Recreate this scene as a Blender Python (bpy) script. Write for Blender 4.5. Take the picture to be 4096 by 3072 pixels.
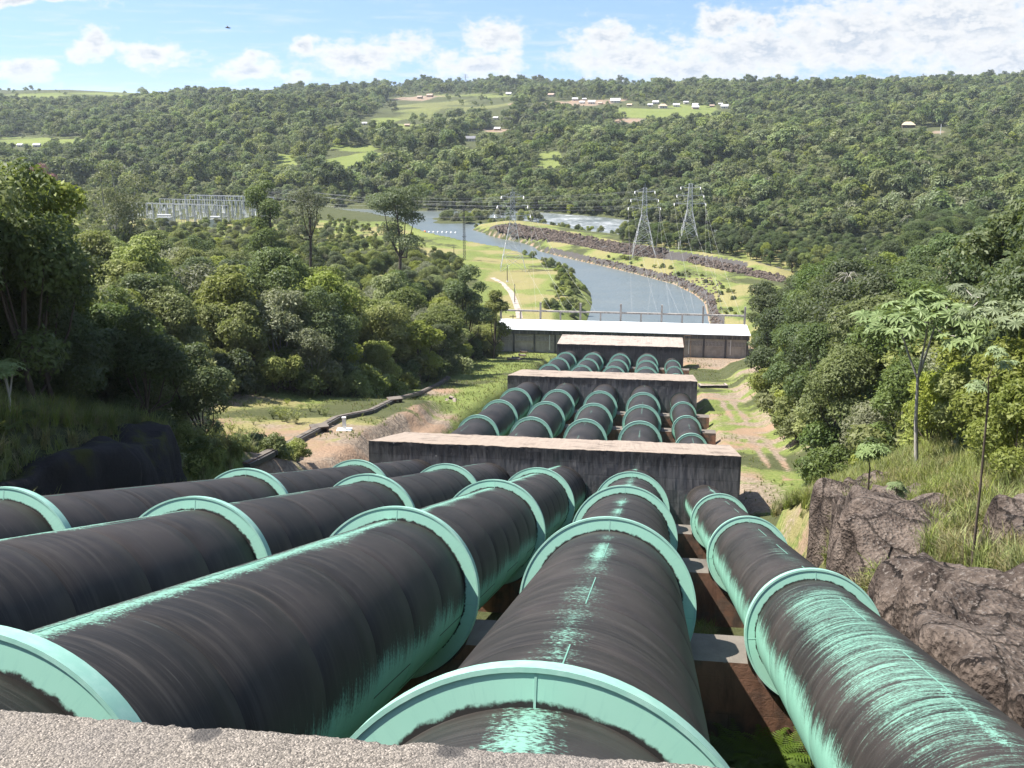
import bpy, math, random
import numpy as np
from mathutils import Matrix, Vector

rad = math.radians
rng = np.random.default_rng(7)
random.seed(7)
scene = bpy.context.scene
for o in list(bpy.data.objects):
    bpy.data.objects.remove(o)
COL = scene.collection

# ------------------------------------------------------------------ camera
# world: X across the pipes (right), Y down the hill, Z up, camera at the origin
CAM_F, CAM_PITCH, CAM_ROLL, CAM_YAW = 4186.2, 0.2650, -0.0025, 0.1369   # focal length in pixels of the 4096 px wide photo

def cam_axes():
    cy, sy, cp, sp = math.cos(CAM_YAW), math.sin(CAM_YAW), math.cos(CAM_PITCH), math.sin(CAM_PITCH)
    f = np.array([-sy*cp, cy*cp, -sp]); r = np.array([cy, sy, 0.0]); u = np.cross(r, f)
    c, s = math.cos(CAM_ROLL), math.sin(CAM_ROLL)
    return c*r + s*u, -s*r + c*u, f
CR, CU, CF = cam_axes()
cam_d = bpy.data.cameras.new('camera'); cam = bpy.data.objects.new('camera', cam_d); COL.objects.link(cam)
cam.matrix_world = Matrix(((CR[0], CU[0], -CF[0], 0), (CR[1], CU[1], -CF[1], 0), (CR[2], CU[2], -CF[2], 0), (0, 0, 0, 1)))
cam_d.sensor_width = 36.0; cam_d.lens = 36.0*CAM_F/4096
cam_d.clip_start = 0.1; cam_d.clip_end = 60000
scene.camera = cam

def ray(u, v):                      # photo pixel (4096 x 3072) -> direction
    q = (u-2048)/CAM_F*CR - (v-1536)/CAM_F*CU + CF
    return q/np.linalg.norm(q)
def rd(x, y): return ray(x*4096/2212, y*3072/1659)     # pixel of the 2212 px wide view
def to_px(P):
    P = np.asarray(P, float); d = P@CF
    return 2048+CAM_F*(P@CR)/d, 1536-CAM_F*(P@CU)/d, d
def atY(u, v, Y): q = ray(u, v); return q/q[1]*Y
def atZ(u, v, Z): q = ray(u, v); return q/q[2]*Z

# ------------------------------------------------------------------ light
SUN_EL, SUN_AZ = 58.0, -2.0         # sun to the left of the pipes
sunv = Vector((-math.cos(rad(SUN_EL))*math.cos(rad(SUN_AZ)), math.cos(rad(SUN_EL))*math.sin(rad(SUN_AZ)), math.sin(rad(SUN_EL))))
sl = bpy.data.lights.new('sun', 'SUN'); sl.energy = 5.0; sl.angle = rad(0.55); sl.color = (1.0, 0.945, 0.86)
so = bpy.data.objects.new('sun', sl); COL.objects.link(so); so.location = (-60, 20, 120)
so.rotation_euler = (-sunv).to_track_quat('-Z', 'Y').to_euler()

class NT:                           # small node-building helper
    def __init__(s, nt): s.nt = nt; nt.nodes.clear()
    def n(s, t, **k):
        nd = s.nt.nodes.new(t)
        for a, b in k.items(): setattr(nd, a, b)
        return nd
    def put(s, sock, v):
        if v is None: return
        if isinstance(v, bpy.types.NodeSocket): s.nt.links.new(v, sock)
        else:
            if hasattr(sock, 'default_value') and isinstance(v, (tuple, list)) and len(v) == 3 and sock.type == 'RGBA': v = (*v, 1)
            sock.default_value = v
    def m(s, op, a, b=None, c=None, clamp=False):
        nd = s.n('ShaderNodeMath', operation=op, use_clamp=clamp)
        for i, v in enumerate((a, b, c)): s.put(nd.inputs[i], v)
        return nd.outputs[0]
    def vm(s, op, a, b=None, sc=None):
        nd = s.n('ShaderNodeVectorMath', operation=op); s.put(nd.inputs[0], a); s.put(nd.inputs[1], b)
        if sc is not None: s.put(nd.inputs['Scale'], sc)
        return nd.outputs['Value'] if op in ('DOT_PRODUCT', 'LENGTH', 'DISTANCE') else nd.outputs[0]
    def xyz(s, x, y, z=0.0):
        nd = s.n('ShaderNodeCombineXYZ')
        for i, v in enumerate((x, y, z)): s.put(nd.inputs[i], v)
        return nd.outputs[0]
    def sep(s, v): nd = s.n('ShaderNodeSeparateXYZ'); s.put(nd.inputs[0], v); return nd.outputs
    def noise(s, vec, scale=1.0, det=3.0, rough=0.55, dist=0.0):
        nd = s.n('ShaderNodeTexNoise'); s.put(nd.inputs['Vector'], vec); s.put(nd.inputs['Scale'], scale)
        s.put(nd.inputs['Detail'], det); s.put(nd.inputs['Roughness'], rough); s.put(nd.inputs['Distortion'], dist)
        return nd.outputs[0]
    def voro(s, vec, scale=1.0, feat='F1', out='Distance'):
        nd = s.n('ShaderNodeTexVoronoi', feature=feat); s.put(nd.inputs['Vector'], vec); s.put(nd.inputs['Scale'], scale)
        return nd.outputs[out]
    def step(s, x, a, b):           # smooth 0..1 as x goes a..b (a may exceed b)
        nd = s.n('ShaderNodeMapRange', interpolation_type='SMOOTHSTEP')
        s.put(nd.inputs[0], x); s.put(nd.inputs[1], a); s.put(nd.inputs[2], b); nd.inputs[3].default_value = 0; nd.inputs[4].default_value = 1
        return nd.outputs[0]
    def mix(s, f, a, b):
        nd = s.n('ShaderNodeMix', data_type='RGBA'); s.put(nd.inputs[0], f); s.put(nd.inputs[6], a); s.put(nd.inputs[7], b)
        return nd.outputs[2]
    def mixf(s, f, a, b):
        nd = s.n('ShaderNodeMix', data_type='FLOAT'); s.put(nd.inputs[0], f); s.put(nd.inputs[2], a); s.put(nd.inputs[3], b)
        return nd.outputs[0]
    def attr(s, name, out='Fac'): nd = s.n('ShaderNodeAttribute', attribute_name=name); return nd.outputs[out]
    def pos(s): return s.n('ShaderNodeNewGeometry').outputs['Position']
    def obj(s): return s.n('ShaderNodeTexCoord').outputs['Object']
    def rnd(s): return s.n('ShaderNodeObjectInfo').outputs['Random']
    def bump(s, h, strength=0.5, dist=0.1):
        nd = s.n('ShaderNodeBump'); nd.inputs['Strength'].default_value = strength; nd.inputs['Distance'].default_value = dist
        s.put(nd.inputs['Height'], h); return nd.outputs[0]
    def out(s, sh): o = s.n('ShaderNodeOutputMaterial'); s.nt.links.new(sh, o.inputs[0]); return o
    def pbsdf(s, col, rough=0.8, normal=None, metal=0.0, spec=0.5):
        nd = s.n('ShaderNodeBsdfPrincipled'); s.put(nd.inputs['Base Color'], col); s.put(nd.inputs['Roughness'], rough)
        s.put(nd.inputs['Metallic'], metal); s.put(nd.inputs['Specular IOR Level'], spec)
        if normal is not None: s.put(nd.inputs['Normal'], normal)
        return nd.outputs[0]
def newmat(name):
    m = bpy.data.materials.new(name); m.use_nodes = True
    return m, NT(m.node_tree)

# ------------------------------------------------------------------ sky with cumulus
world = bpy.data.worlds.new('World'); scene.world = world; world.use_nodes = True
w = NT(world.node_tree)
sky = w.n('ShaderNodeTexSky', sky_type='NISHITA', sun_disc=False, sun_elevation=rad(SUN_EL), altitude=100.0, air_density=1.0, dust_density=0.6, ozone_density=2.0)
sky.sun_rotation = math.atan2(sunv.x, sunv.y)
_sx, _sy, _sz = w.sep(w.n('ShaderNodeTexCoord').outputs['Generated'])
w.put(sky.inputs[0], w.vm('NORMALIZE', w.xyz(_sx, _sy, w.m('ADD', w.m('MULTIPLY', w.m('MAXIMUM', _sz, 0.0), 1.15), 0.24))))   # clear upper-air blue reaches down to the hills
dirv = w.n('ShaderNodeTexCoord').outputs['Generated']
dx, dy, dz = w.sep(dirv)
el = w.m('MULTIPLY', w.m('ARCSINE', dz), 180/math.pi)
az = w.m('MULTIPLY', w.m('ARCTAN2', dx, dy), 180/math.pi)
SKYQ = w.xyz(az, w.m('MULTIPLY', el, 1.7), 0.0)
SKY2 = w.vm('ADD', SKYQ, w.vm('SCALE', w.vm('SUBTRACT', w.n('ShaderNodeTexNoise').outputs[1], (0.5, 0.5, 0.5)), sc=2.4))
wn = [n_ for n_ in w.nt.nodes if n_.type == 'TEX_NOISE'][-1]; w.put(wn.inputs['Vector'], SKYQ); wn.inputs['Scale'].default_value = 0.5; wn.inputs['Detail'].default_value = 2.0
SKY2 = w.vm('MULTIPLY', SKY2, (1.0, 1.0, 0.0))
clouds = [(205,95,38,24),(330,122,58,24),(42,156,52,18),(655,104,32,18),(540,146,58,20),(640,165,30,14),(780,128,85,32),(885,106,44,25),
          (1062,78,54,34),(1030,140,80,24),(1310,82,62,30),(1345,128,105,34),(1565,44,52,28),(1640,46,34,20),(1640,116,160,48),(1850,84,180,62),(2060,52,190,70),
          (2170,128,130,42),(1500,152,130,30),(1985,178,60,11),(2110,180,70,11),(60,0,110,8)]
acc = None
k = 2212/51.8
for (cx, cy_, rx, ry) in clouds:
    d = rd(cx, cy_); a0 = math.degrees(math.atan2(d[0], d[1])); e0 = math.degrees(math.asin(d[2]))
    q = w.vm('LENGTH', w.vm('MULTIPLY', w.vm('SUBTRACT', SKY2, (a0, e0*1.7, 0.0)), (k/(rx*1.42), k/(ry*1.42*1.7), 0.0)))
    acc = q if acc is None else w.m('MINIMUM', acc, q)
acc = w.m('SUBTRACT', 1.0, acc)
away = w.m('MAXIMUM', w.step(el, 5.5, 9.0), w.step(w.m('ABSOLUTE', w.m('ADD', az, 8.0)), 27.0, 34.0))   # the same fair-weather cumulus goes on over the rest of the sky
gen = w.m('SUBTRACT', w.m('MULTIPLY', w.noise(w.vm('MULTIPLY', dirv, (1.0, 1.0, 2.4)), 5.0, 2.0, 0.55), 3.2), 1.95)
field = w.mixf(away, w.m('MAXIMUM', acc, -1.0), gen)
fine = w.noise(SKYQ, 1.1, 5.0, 0.62)
dens = w.m('ADD', field, w.m('MULTIPLY', w.m('SUBTRACT', fine, 0.5), 2.0))
cmask = w.m('MULTIPLY', w.step(dens, -0.28, 0.55), w.step(el, -0.5, 1.6))
lit = w.noise(w.vm('ADD', SKYQ, (-0.30, 0.50, 0.0)), 1.1, 3.0, 0.6)
shade = w.step(w.m('SUBTRACT', lit, fine), -0.13, 0.09)
core = w.step(dens, 0.20, 1.00)
ccol = w.mix(w.m('MULTIPLY', core, w.m('ADD', 0.22, w.m('MULTIPLY', shade, 0.78))), (1.0, 1.0, 1.0), (0.60, 0.68, 0.79))
tot = w.m('MAXIMUM', cmask, w.m('MULTIPLY', w.step(w.noise(w.xyz(w.m('MULTIPLY', az, 0.35), w.m('MULTIPLY', el, 3.2), 4.0), 0.8, 3.0, 0.6), 0.48, 0.80), w.m('MULTIPLY', w.step(el, 8.0, 1.0), 0.55)))
bg1 = w.n('ShaderNodeBackground'); w.put(bg1.inputs[0], sky.outputs[0]); bg1.inputs[1].default_value = 0.106
bg2 = w.n('ShaderNodeBackground'); w.put(bg2.inputs[0], ccol); bg2.inputs[1].default_value = 0.43
mx = w.n('ShaderNodeMixShader'); w.put(mx.inputs[0], tot); w.nt.links.new(bg1.outputs[0], mx.inputs[1]); w.nt.links.new(bg2.outputs[0], mx.inputs[2])
wo = w.n('ShaderNodeOutputWorld'); w.nt.links.new(mx.outputs[0], wo.inputs[0])

world.cycles.sampling_method = 'MANUAL'; world.cycles.sample_map_resolution = 256
vs = scene.view_settings
scene.display_settings.display_device = 'sRGB'
vs.view_transform = 'Standard'; vs.look = 'None'; vs.gamma = 1.0; vs.use_curve_mapping = False
vs.exposure = 1.25
cy = scene.cycles; cy.max_bounces = 6; cy.diffuse_bounces = 3; cy.glossy_bounces = 2; cy.transmission_bounces = 3; cy.volume_bounces = 0; cy.use_adaptive_sampling = True

# ------------------------------------------------------------------ helpers
def _hash(ix, iy, iz):
    h = (ix*374761393 + iy*668265263 + iz*2147483647) & 0x7fffffff
    h = ((h ^ (h >> 13))*1274126177) & 0x7fffffff
    h = (h ^ (h >> 16)) & 0x7fffffff
    return (h & 0xffff)/65535.0
def vnoise(P):
    P = np.asarray(P, float); i = np.floor(P).astype(np.int64); f = P-i; f = f*f*(3-2*f)
    r = 0
    for a in (0, 1):
        for b in (0, 1):
            for c in (0, 1):
                wgt = (f[:, 0] if a else 1-f[:, 0])*(f[:, 1] if b else 1-f[:, 1])*(f[:, 2] if c else 1-f[:, 2])
                r = r+wgt*_hash(i[:, 0]+a, i[:, 1]+b, i[:, 2]+c)
    return r*2-1
def fbm(P, o=4, g=0.5):
    P = np.asarray(P, float); r = 0; a = 1
    for k in range(o):
        r = r+a*vnoise(P*(2.0**k)+17.3*k); a *= g
    return r
def fbm2(x, y, s, o=4, z=0.0):
    x, y = np.broadcast_arrays(np.asarray(x, float), np.asarray(y, float))
    return fbm(np.stack([x.ravel()/s, y.ravel()/s, np.full(x.size, z)], 1), o).reshape(x.shape)
def sst(x, a, b):
    t = np.clip((np.asarray(x, float)-a)/(b-a), 0, 1); return t*t*(3-2*t)

def mkmesh(name, V, F, smooth=False, attrs=None):
    me = bpy.data.meshes.new(name)
    V = np.asarray(V, np.float32)
    if isinstance(F, np.ndarray):
        k = F.shape[1]; n = len(F)
        me.vertices.add(len(V)); me.vertices.foreach_set('co', V.ravel())
        me.loops.add(n*k); me.loops.foreach_set('vertex_index', F.astype(np.int32).ravel())
        me.polygons.add(n); me.polygons.foreach_set('loop_start', np.arange(0, n*k, k, dtype=np.int32))
        me.update(calc_edges=True)
    else:
        me.from_pydata([tuple(v) for v in V.tolist()], [], F); me.update()
    for a, val in (attrs or {}).items():
        val = np.asarray(val, np.float32)
        if val.ndim == 1:
            at = me.attributes.new(a, 'FLOAT', 'POINT'); at.data.foreach_set('value', val)
        else:
            at = me.attributes.new(a, 'FLOAT_VECTOR', 'POINT'); at.data.foreach_set('vector', val.ravel())
    if smooth: me.polygons.foreach_set('use_smooth', np.ones(len(me.polygons), bool))
    me.validate()
    return me
def obj(name, me, mat=None, parent=None, loc=None, rot=None, scale=None):
    if mat is not None and not me.materials: me.materials.append(mat)
    o = bpy.data.objects.new(name, me); COL.objects.link(o)
    if parent is not None: o.parent = parent
    if loc is not None: o.location = loc
    if rot is not None: o.rotation_euler = rot
    if scale is not None: o.scale = (scale,)*3 if isinstance(scale, (int, float)) else scale
    return o
def tag(o, label, cat, group=None):
    o['label'] = label; o['category'] = cat
    if group: o['group'] = group
    return o
def thing(name, label, cat, loc=(0, 0, 0), rotz=0.0, group=None, scale=None):
    o = bpy.data.objects.new(name, None); COL.objects.link(o); o.empty_display_size = 0.3
    o.location = loc; o.rotation_euler = (0, 0, rotz)
    if scale is not None: o.scale = (scale,)*3
    return tag(o, label, cat, group)
def structure(o): o['kind'] = 'structure'; return o
def stuff(o): o['kind'] = 'stuff'; return o

class MB:                            # collects boxes, bars, tubes into one mesh
    def __init__(s): s.V = []; s.F = []; s.n = 0
    def add(s, V, F):
        s.V.append(np.asarray(V, float)); s.F += [tuple(int(i)+s.n for i in f) for f in F]; s.n += len(V); return s
    def box(s, x0, x1, y0, y1, z0, z1):
        V = [(x, y, z) for z in (z0, z1) for (x, y) in ((x0, y0), (x1, y0), (x1, y1), (x0, y1))]
        return s.add(V, [(3, 2, 1, 0), (4, 5, 6, 7), (0, 1, 5, 4), (1, 2, 6, 5), (2, 3, 7, 6), (3, 0, 4, 7)])
    def tube(s, pts, radii, k=6, cap=True):
        V, F = tube(pts, radii, k, cap); return s.add(V, F)
    def bar(s, a, b, w_): return s.tube([a, b], [w_/1.414, w_/1.414], 4)
    def mesh(s, name, smooth=False): return mkmesh(name, np.concatenate(s.V), s.F, smooth)
def tube(pts, radii, k=6, cap=True):
    pts = np.asarray(pts, float); n = len(pts); V = []; F = []
    t = np.gradient(pts, axis=0) if n > 2 else np.repeat((pts[1]-pts[0])[None], 2, 0)
    t /= np.linalg.norm(t, axis=1)[:, None]+1e-9
    ref = np.array([0, 0, 1.0]) if abs(t[0][2]) < 0.9 else np.array([1.0, 0, 0])
    for i in range(n):
        a = np.cross(t[i], ref); a /= np.linalg.norm(a)+1e-9; b = np.cross(t[i], a)
        for j in range(k):
            th = 2*math.pi*(j+0.5)/k; V.append(pts[i]+radii[i]*(math.cos(th)*a+math.sin(th)*b))
    for i in range(n-1):
        for j in range(k):
            F.append((i*k+j, i*k+(j+1) % k, (i+1)*k+(j+1) % k, (i+1)*k+j))
    if cap: F.append(tuple(range(k))[::-1]); F.append(tuple(range((n-1)*k, n*k)))
    return np.array(V), F

PROTO = {}
def scatter(name, pts, rots, scl, idx, protos, label, cat):
    """one object whose instances nobody could count (grass, stones, far wood)"""
    key = tuple(p.name for p in protos)
    if key not in PROTO:
        c = bpy.data.collections.new('kinds_'+name)
        for p in protos: c.objects.link(p)
        PROTO[key] = c
    me = bpy.data.meshes.new(name); n = len(pts)
    me.vertices.add(n); me.vertices.foreach_set('co', np.asarray(pts, np.float32).ravel())
    at = me.attributes.new('rot', 'FLOAT_VECTOR', 'POINT'); at.data.foreach_set('vector', np.asarray(rots, np.float32).ravel())
    scl = np.asarray(scl, np.float32); scl = np.repeat(scl[:, None], 3, 1) if scl.ndim == 1 else scl
    at = me.attributes.new('scl', 'FLOAT_VECTOR', 'POINT'); at.data.foreach_set('vector', scl.ravel())
    at = me.attributes.new('idx', 'INT', 'POINT'); at.data.foreach_set('value', np.asarray(idx, np.int32))
    o = bpy.data.objects.new(name, me); COL.objects.link(o)
    g = bpy.data.node_groups.new(name+'_nodes', 'GeometryNodeTree')
    g.interface.new_socket('Geometry', in_out='INPUT', socket_type='NodeSocketGeometry')
    g.interface.new_socket('Geometry', in_out='OUTPUT', socket_type='NodeSocketGeometry')
    gi = g.nodes.new('NodeGroupInput'); go = g.nodes.new('NodeGroupOutput')
    ip = g.nodes.new('GeometryNodeInstanceOnPoints'); ci = g.nodes.new('GeometryNodeCollectionInfo')
    ci.inputs['Collection'].default_value = PROTO[key]; ci.inputs['Separate Children'].default_value = True; ci.inputs['Reset Children'].default_value = True
    def na(nm, t):
        a = g.nodes.new('GeometryNodeInputNamedAttribute'); a.data_type = t; a.inputs['Name'].default_value = nm; return a.outputs['Attribute']
    L = g.links.new
    L(gi.outputs[0], ip.inputs['Points']); L(ci.outputs[0], ip.inputs['Instance']); ip.inputs['Pick Instance'].default_value = True
    L(na('idx', 'INT'), ip.inputs['Instance Index']); L(na('rot', 'FLOAT_VECTOR'), ip.inputs['Rotation']); L(na('scl', 'FLOAT_VECTOR'), ip.inputs['Scale'])
    L(ip.outputs[0], go.inputs[0])
    md = o.modifiers.new('scatter', 'NODES'); md.node_group = g
    tag(o, label, cat); stuff(o)
    return o
def proto(name, me, mat=None):
    if mat is not None and not me.materials: me.materials.append(mat)
    return bpy.data.objects.new(name, me)
# ------------------------------------------------------------------ lie of the land
WATER = -66.0
def axis(Y):                          # height of the pipe axes
    Y = np.asarray(Y, float)
    return np.where(Y < 80.8, -4.866-0.3234*np.maximum(Y, -12), np.where(Y < 165, -16.827-0.1754*Y, -17.18-0.1733*np.minimum(Y, 245)))
def plan(pts, z=WATER):               # 2212-px view points lying at height z -> plan
    return [tuple(atZ(x*4096/2212, y*3072/1659, z)[:2]) for x, y in pts]
z6 = lambda L: [((1700+x*.633)*2212/4096, (750+y*.633)*1659/3072) for x, y in L]
# shores traced on the water plane
left_shore = plan([(1255, 700), (1268, 692), (1279, 655), (1275, 632), (1255, 608), (1225, 592), (1190, 576), (1150, 563), (1100, 553), (1050, 545), (1000, 536), (960, 527), (925, 515), (895, 498), (830, 483), (740, 470), (640, 460)])
right_shore = plan(z6([(1800, 870), (1790, 830), (1765, 730), (1700, 675), (1580, 615), (1400, 565), (1200, 515), (1000, 470), (850, 435), (720, 402), (690, 375), (600, 345), (480, 320), (380, 290), (300, 268)]))
dyke_back = plan(z6([(330, 250), (520, 226), (700, 236), (850, 262), (1000, 290), (1280, 322)]))
far_bank = plan(z6([(0, 150), (400, 150), (520, 150), (700, 156), (900, 170), (1100, 185), (1350, 215), (1600, 240), (1900, 275), (2212, 300)]))
P_LEFT = [(-40, 262), (left_shore[0][0], 262)]+left_shore+[(-420, 640), (-1500, 640), (-1500, 262)]
P_RIGHT = [(30, 262), (right_shore[0][0], 262)]+right_shore+dyke_back+[(150, 455), (320, 380), (800, 230), (1500, 100), (1500, 262)]
P_FAR = [(-3000, 700), (-700, 690), (-330, 668)]+far_bank+[(180, 475), (330, 410), (800, 265), (1600, 140), (9000, -300), (9000, 14000), (-9000, 14000), (-9000, 700)]
def sdist(x, y, poly):                # signed distance, positive inside
    p = np.asarray(poly, float); q = np.roll(p, -1, 0); best = np.full(x.shape, 1e9); ins = np.zeros(x.shape, bool)
    for (ax_, ay), (bx, by) in zip(p, q):
        dx_, dy_ = bx-ax_, by-ay; t = np.clip(((x-ax_)*dx_+(y-ay)*dy_)/(dx_*dx_+dy_*dy_+1e-12), 0, 1)
        best = np.minimum(best, np.hypot(x-ax_-t*dx_, y-ay-t*dy_))
        c = (ay > y) != (by > y)
        with np.errstate(divide='ignore', invalid='ignore'): ins ^= c & (x < (bx-ax_)*(y-ay)/(by-ay+1e-30)+ax_)
    return np.where(ins, best, -best)
def pline(x, y, pts):                 # distance to an open line and running length along it
    p = np.asarray(pts, float)[:, :2]; best = np.full(x.shape, 1e9)
    for (ax_, ay), (bx, by) in zip(p[:-1], p[1:]):
        dx_, dy_ = bx-ax_, by-ay; t = np.clip(((x-ax_)*dx_+(y-ay)*dy_)/(dx_*dx_+dy_*dy_+1e-12), 0, 1)
        best = np.minimum(best, np.hypot(x-ax_-t*dx_, y-ay-t*dy_))
    return best
DYKE = plan(z6([(500, 232), (620, 247), (860, 285), (1100, 330), (1300, 368), (1500, 395), (1750, 425), (2000, 462), (2212, 520)]), -60.5)
HILL_S = [0, 8, 60, 200, 400, 700, 1000, 1250, 1600, 2500, 5000, 14000]
HILL_Z = [-66, -63, -60, -49, -37, -18, 0, 13, 19, 20, 20, 10]
def H(x, y):
    x, y = np.broadcast_arrays(np.asarray(x, float), np.asarray(y, float)); sh = x.shape; x = x.ravel(); y = y.ravel()
    a = axis(y)
    sec = sst(y, 74, 84)
    bed = a-(3.9*(1-sec)+2.9*sec)
    # ---- left of the pipes
    up = 4.4*(1-sst(y, 58, 76))+2.0*sst(y, 58, 76)*(1-sst(y, 128, 142))
    edge = -24.6-5.4*(1-sst(y, 60, 72))-2.2*sst(y, 84, 100)*(1-sst(y, 128, 145))+0.5*fbm2(x*0, y, 9, 2)
    lw = sst(-x, -edge, -edge+2.2)
    left = a-0.5+up*lw+0.16*np.maximum(-x-42, 0)*sst(y, 20, 160)*(1-0.85*sst(y, 300, 400))+0.3*np.maximum(-x-30, 0)*(1-sst(y, 30, 75))
    left = np.minimum(left, np.maximum(a, -61.5)+0.16*90)
    # ---- right of the pipes
    rn = 1-sst(y, 66, 84)
    right = a+rn*(1.0*sst(x, 8.8, 10.2)+0.5*np.clip(x-9.5, 0, 22)+0.2*np.maximum(x-31, 0)-0.6)+(1-rn)*(-1.6+1.6*sst(x, 15, 18)+0.26*np.maximum(x-17, 0)*(1-0.7*sst(y, 235, 330)))
    t1 = sst(x, -25.0, -23.4); t2 = sst(x, 7.4+1.6*rn, 8.6+1.9*rn)
    z = left*(1-t1)+bed*t1*(1-t2)+right*t2
    down = sst(y, 238, 262)
    flat = -61.5+sst(np.abs(x+7.0), 17, 22)*3.6*(1-sst(y, 246, 272))
    keepL = sst(-x, 44, 70)*0.16*np.clip(-x-42, 0, 90)*(1-0.85*sst(y, 300, 400)); keepR = sst(x, 30, 46)*0.08*np.clip(x-20, 0, 90)
    z = z*(1-down)+(flat+keepL+keepR)*down
    z = z+0.18*fbm2(x, y, 7.0, 3)*sst(np.abs(x+8), 14, 20)
    # ---- canal, river, far side
    m = y > 240
    if m.any():
        xm, ym = x[m], y[m]; zm = z[m]
        sl_ = sdist(xm, ym, P_LEFT); sr = sdist(xm, ym, P_RIGHT); sf = sdist(xm, ym, P_FAR)
        lz = np.minimum(zm, WATER+np.interp(sl_, [-6, 0, 1.5, 7, 14], [-4, 0, 1.3, 3.9, 40]))
        dk = pline(xm, ym, DYKE)
        bank = WATER+np.interp(sr, [-6, 0, 0.8, 2.6, 12, 26], [-4, 0, 0.5, 2.0, 3.4, 4.0])
        crest = WATER+np.interp(dk, [0, 2.2, 9, 12], [6.2, 6.1, 3.2, 0.0])+0.25*fbm2(xm, ym, 5, 2)
        rz = np.where(sr > 0, np.maximum(bank, np.where(ym > 285, crest, -99)), bank)
        far_r = sst(xm-np.interp(ym, [262, 300, 345, 480, 600], [26, 46, 64, 112, 160]), 0, 14)
        rz = np.where(sr > 0, rz+far_r*np.minimum(3.0, sr*0.2), rz)
        hill = np.interp(sf, HILL_S, HILL_Z)
        amp = sst(sf, 40, 500)
        hill = hill+amp*(13*fbm2(xm, ym, 420, 3, 3.0)+4*fbm2(xm, ym, 90, 2, 5.0)+5*sst(xm, 100, 700)*sst(sf, 500, 1200)+8.0*np.exp(-((xm+330)/260)**2)*sst(sf, 600, 1100))*(1-0.6*sst(sf, 1500, 4000))
        land = np.where(sf > 0, hill, np.where(sr > 0, rz, np.where(sl_ > 0, lz, WATER+np.maximum(-4, np.maximum(np.maximum(sl_, sr), sf)*0.6))))
        k = sst(ym, 262, 285)
        z[m] = np.where((sl_ > 0) | (ym > 272), land*k+zm*(1-k), np.minimum(zm, -61.5)*(1-k)+land*k)
    return z.reshape(sh)
def cast(x, y, tmax=9000.0):          # 2212-px view pixel -> point on the ground
    d = rd(x, y); t = np.geomspace(4, tmax, 2600); P = d[None]*t[:, None]
    h = H(P[:, 0], P[:, 1]); i = np.argmax(P[:, 2] < h)
    if i == 0: return P[-1]
    lo, hi = t[i-1], t[i]
    for _ in range(18):
        mid = (lo+hi)/2; q = d*mid
        if q[2] < H(q[:1], q[1:2])[0]: hi = mid
        else: lo = mid
    return d*hi
def gz(x, y): return float(H(np.array([x]), np.array([y]))[0])

def graded(segs):
    out = []
    for a, b, st in segs: out.append(np.arange(a, b, st))
    return np.concatenate(out)
def grow(a, b, st, g):
    out = [a]
    while out[-1] < b: out.append(out[-1]+st); st *= g
    return np.array(out)
xs = np.concatenate([-grow(270, 9000, 4, 1.13)[::-1], graded([(-266, -46, 3.2), (-46, 34, 0.9), (34, 190, 3.2)]), grow(190, 9000, 4, 1.13)])
ys = np.concatenate([graded([(-120, 0, 8), (0, 250, 1.0), (250, 470, 1.8), (470, 680, 2.6)]), grow(680, 13500, 3, 1.045)])
GX, GY = np.meshgrid(xs, ys); GZ = H(GX, GY)
nx, ny = len(xs), len(ys)
TV = np.stack([GX.ravel(), GY.ravel(), GZ.ravel()], 1)
ii = np.arange(nx*ny).reshape(ny, nx)
TF = np.stack([ii[:-1, :-1].ravel(), ii[:-1, 1:].ravel(), ii[1:, 1:].ravel(), ii[1:, :-1].ravel()], 1)
# ground cover (what grows or lies there)
pu, pv, pd = to_px(TV); pu = pu*2212/4096; pv = pv*1659/3072
front = pd > 1
FIELDS = [(90, 306, 105, 13, 1.0), (765, 345, 75, 30, 1.0), (620, 345, 30, 12, 0.7), (1195, 348, 38, 20, 0.75), (905, 250, 110, 30, 0.45), (960, 230, 160, 22, 0.4), (1440, 242, 110, 15, 0.8), (150, 205, 260, 6, 0.7),
          (1010, 208, 150, 8, 0.5), (830, 262, 60, 14, 0.9), (1050, 290, 45, 10, 0.5)]
DIRTS = [(735, 266, 22, 8), (2020, 284, 45, 9), (1270, 222, 160, 6), (900, 212, 70, 6), (1135, 268, 30, 5), (1120, 443, 20, 8), (1090, 283, 50, 5), (1370, 262, 45, 5)]
isfar = TV[:, 1] > 520
fn = 0.55*fbm2(TV[:, 0], TV[:, 1], 55, 3, 6.0)-0.05
grass = np.zeros(len(TV)); dirt = np.zeros(len(TV)); dry = np.zeros(len(TV))
for cx, cy_, rx, ry, k in FIELDS:
    q = 1-np.hypot((pu-cx)/rx, (pv-cy_)/ry)+fn; grass = np.maximum(grass, np.where(isfar & front, sst(q, 0, 0.25)*k, 0)); dry = np.maximum(dry, np.where(isfar & front, sst(q, 0, .25)*(1-k), 0))
for cx, cy_, rx, ry in DIRTS:
    q = 1-np.hypot((pu-cx)/rx, (pv-cy_)/ry)+fn; dirt = np.maximum(dirt, np.where(isfar & front, sst(q, 0, 0.3), 0))
X_, Y_ = TV[:, 0], TV[:, 1]
TRACK = [tuple(cast(x, y)[:2]) for x, y in [(1712, 1035), (1676, 1000), (1640, 955), (1605, 915), (1578, 885), (1572, 866), (1590, 850), (1622, 838), (1650, 832)]]
near = (Y_ > 60) & (Y_ < 285)
corr = near & (X_ > -60) & (X_ < 40)
dt = pline(X_, Y_, TRACK)
rut = np.exp(-((dt-0.85)/0.42)**2)*0.9
rightside = sst(X_, 7.5, 9)
dirt = np.maximum(dirt, np.where(corr, rut*1.0*rightside, 0))
n1 = fbm2(X_, Y_, 11, 4, 1.0); n2 = fbm2(X_, Y_, 3.2, 3, 2.0)
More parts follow.
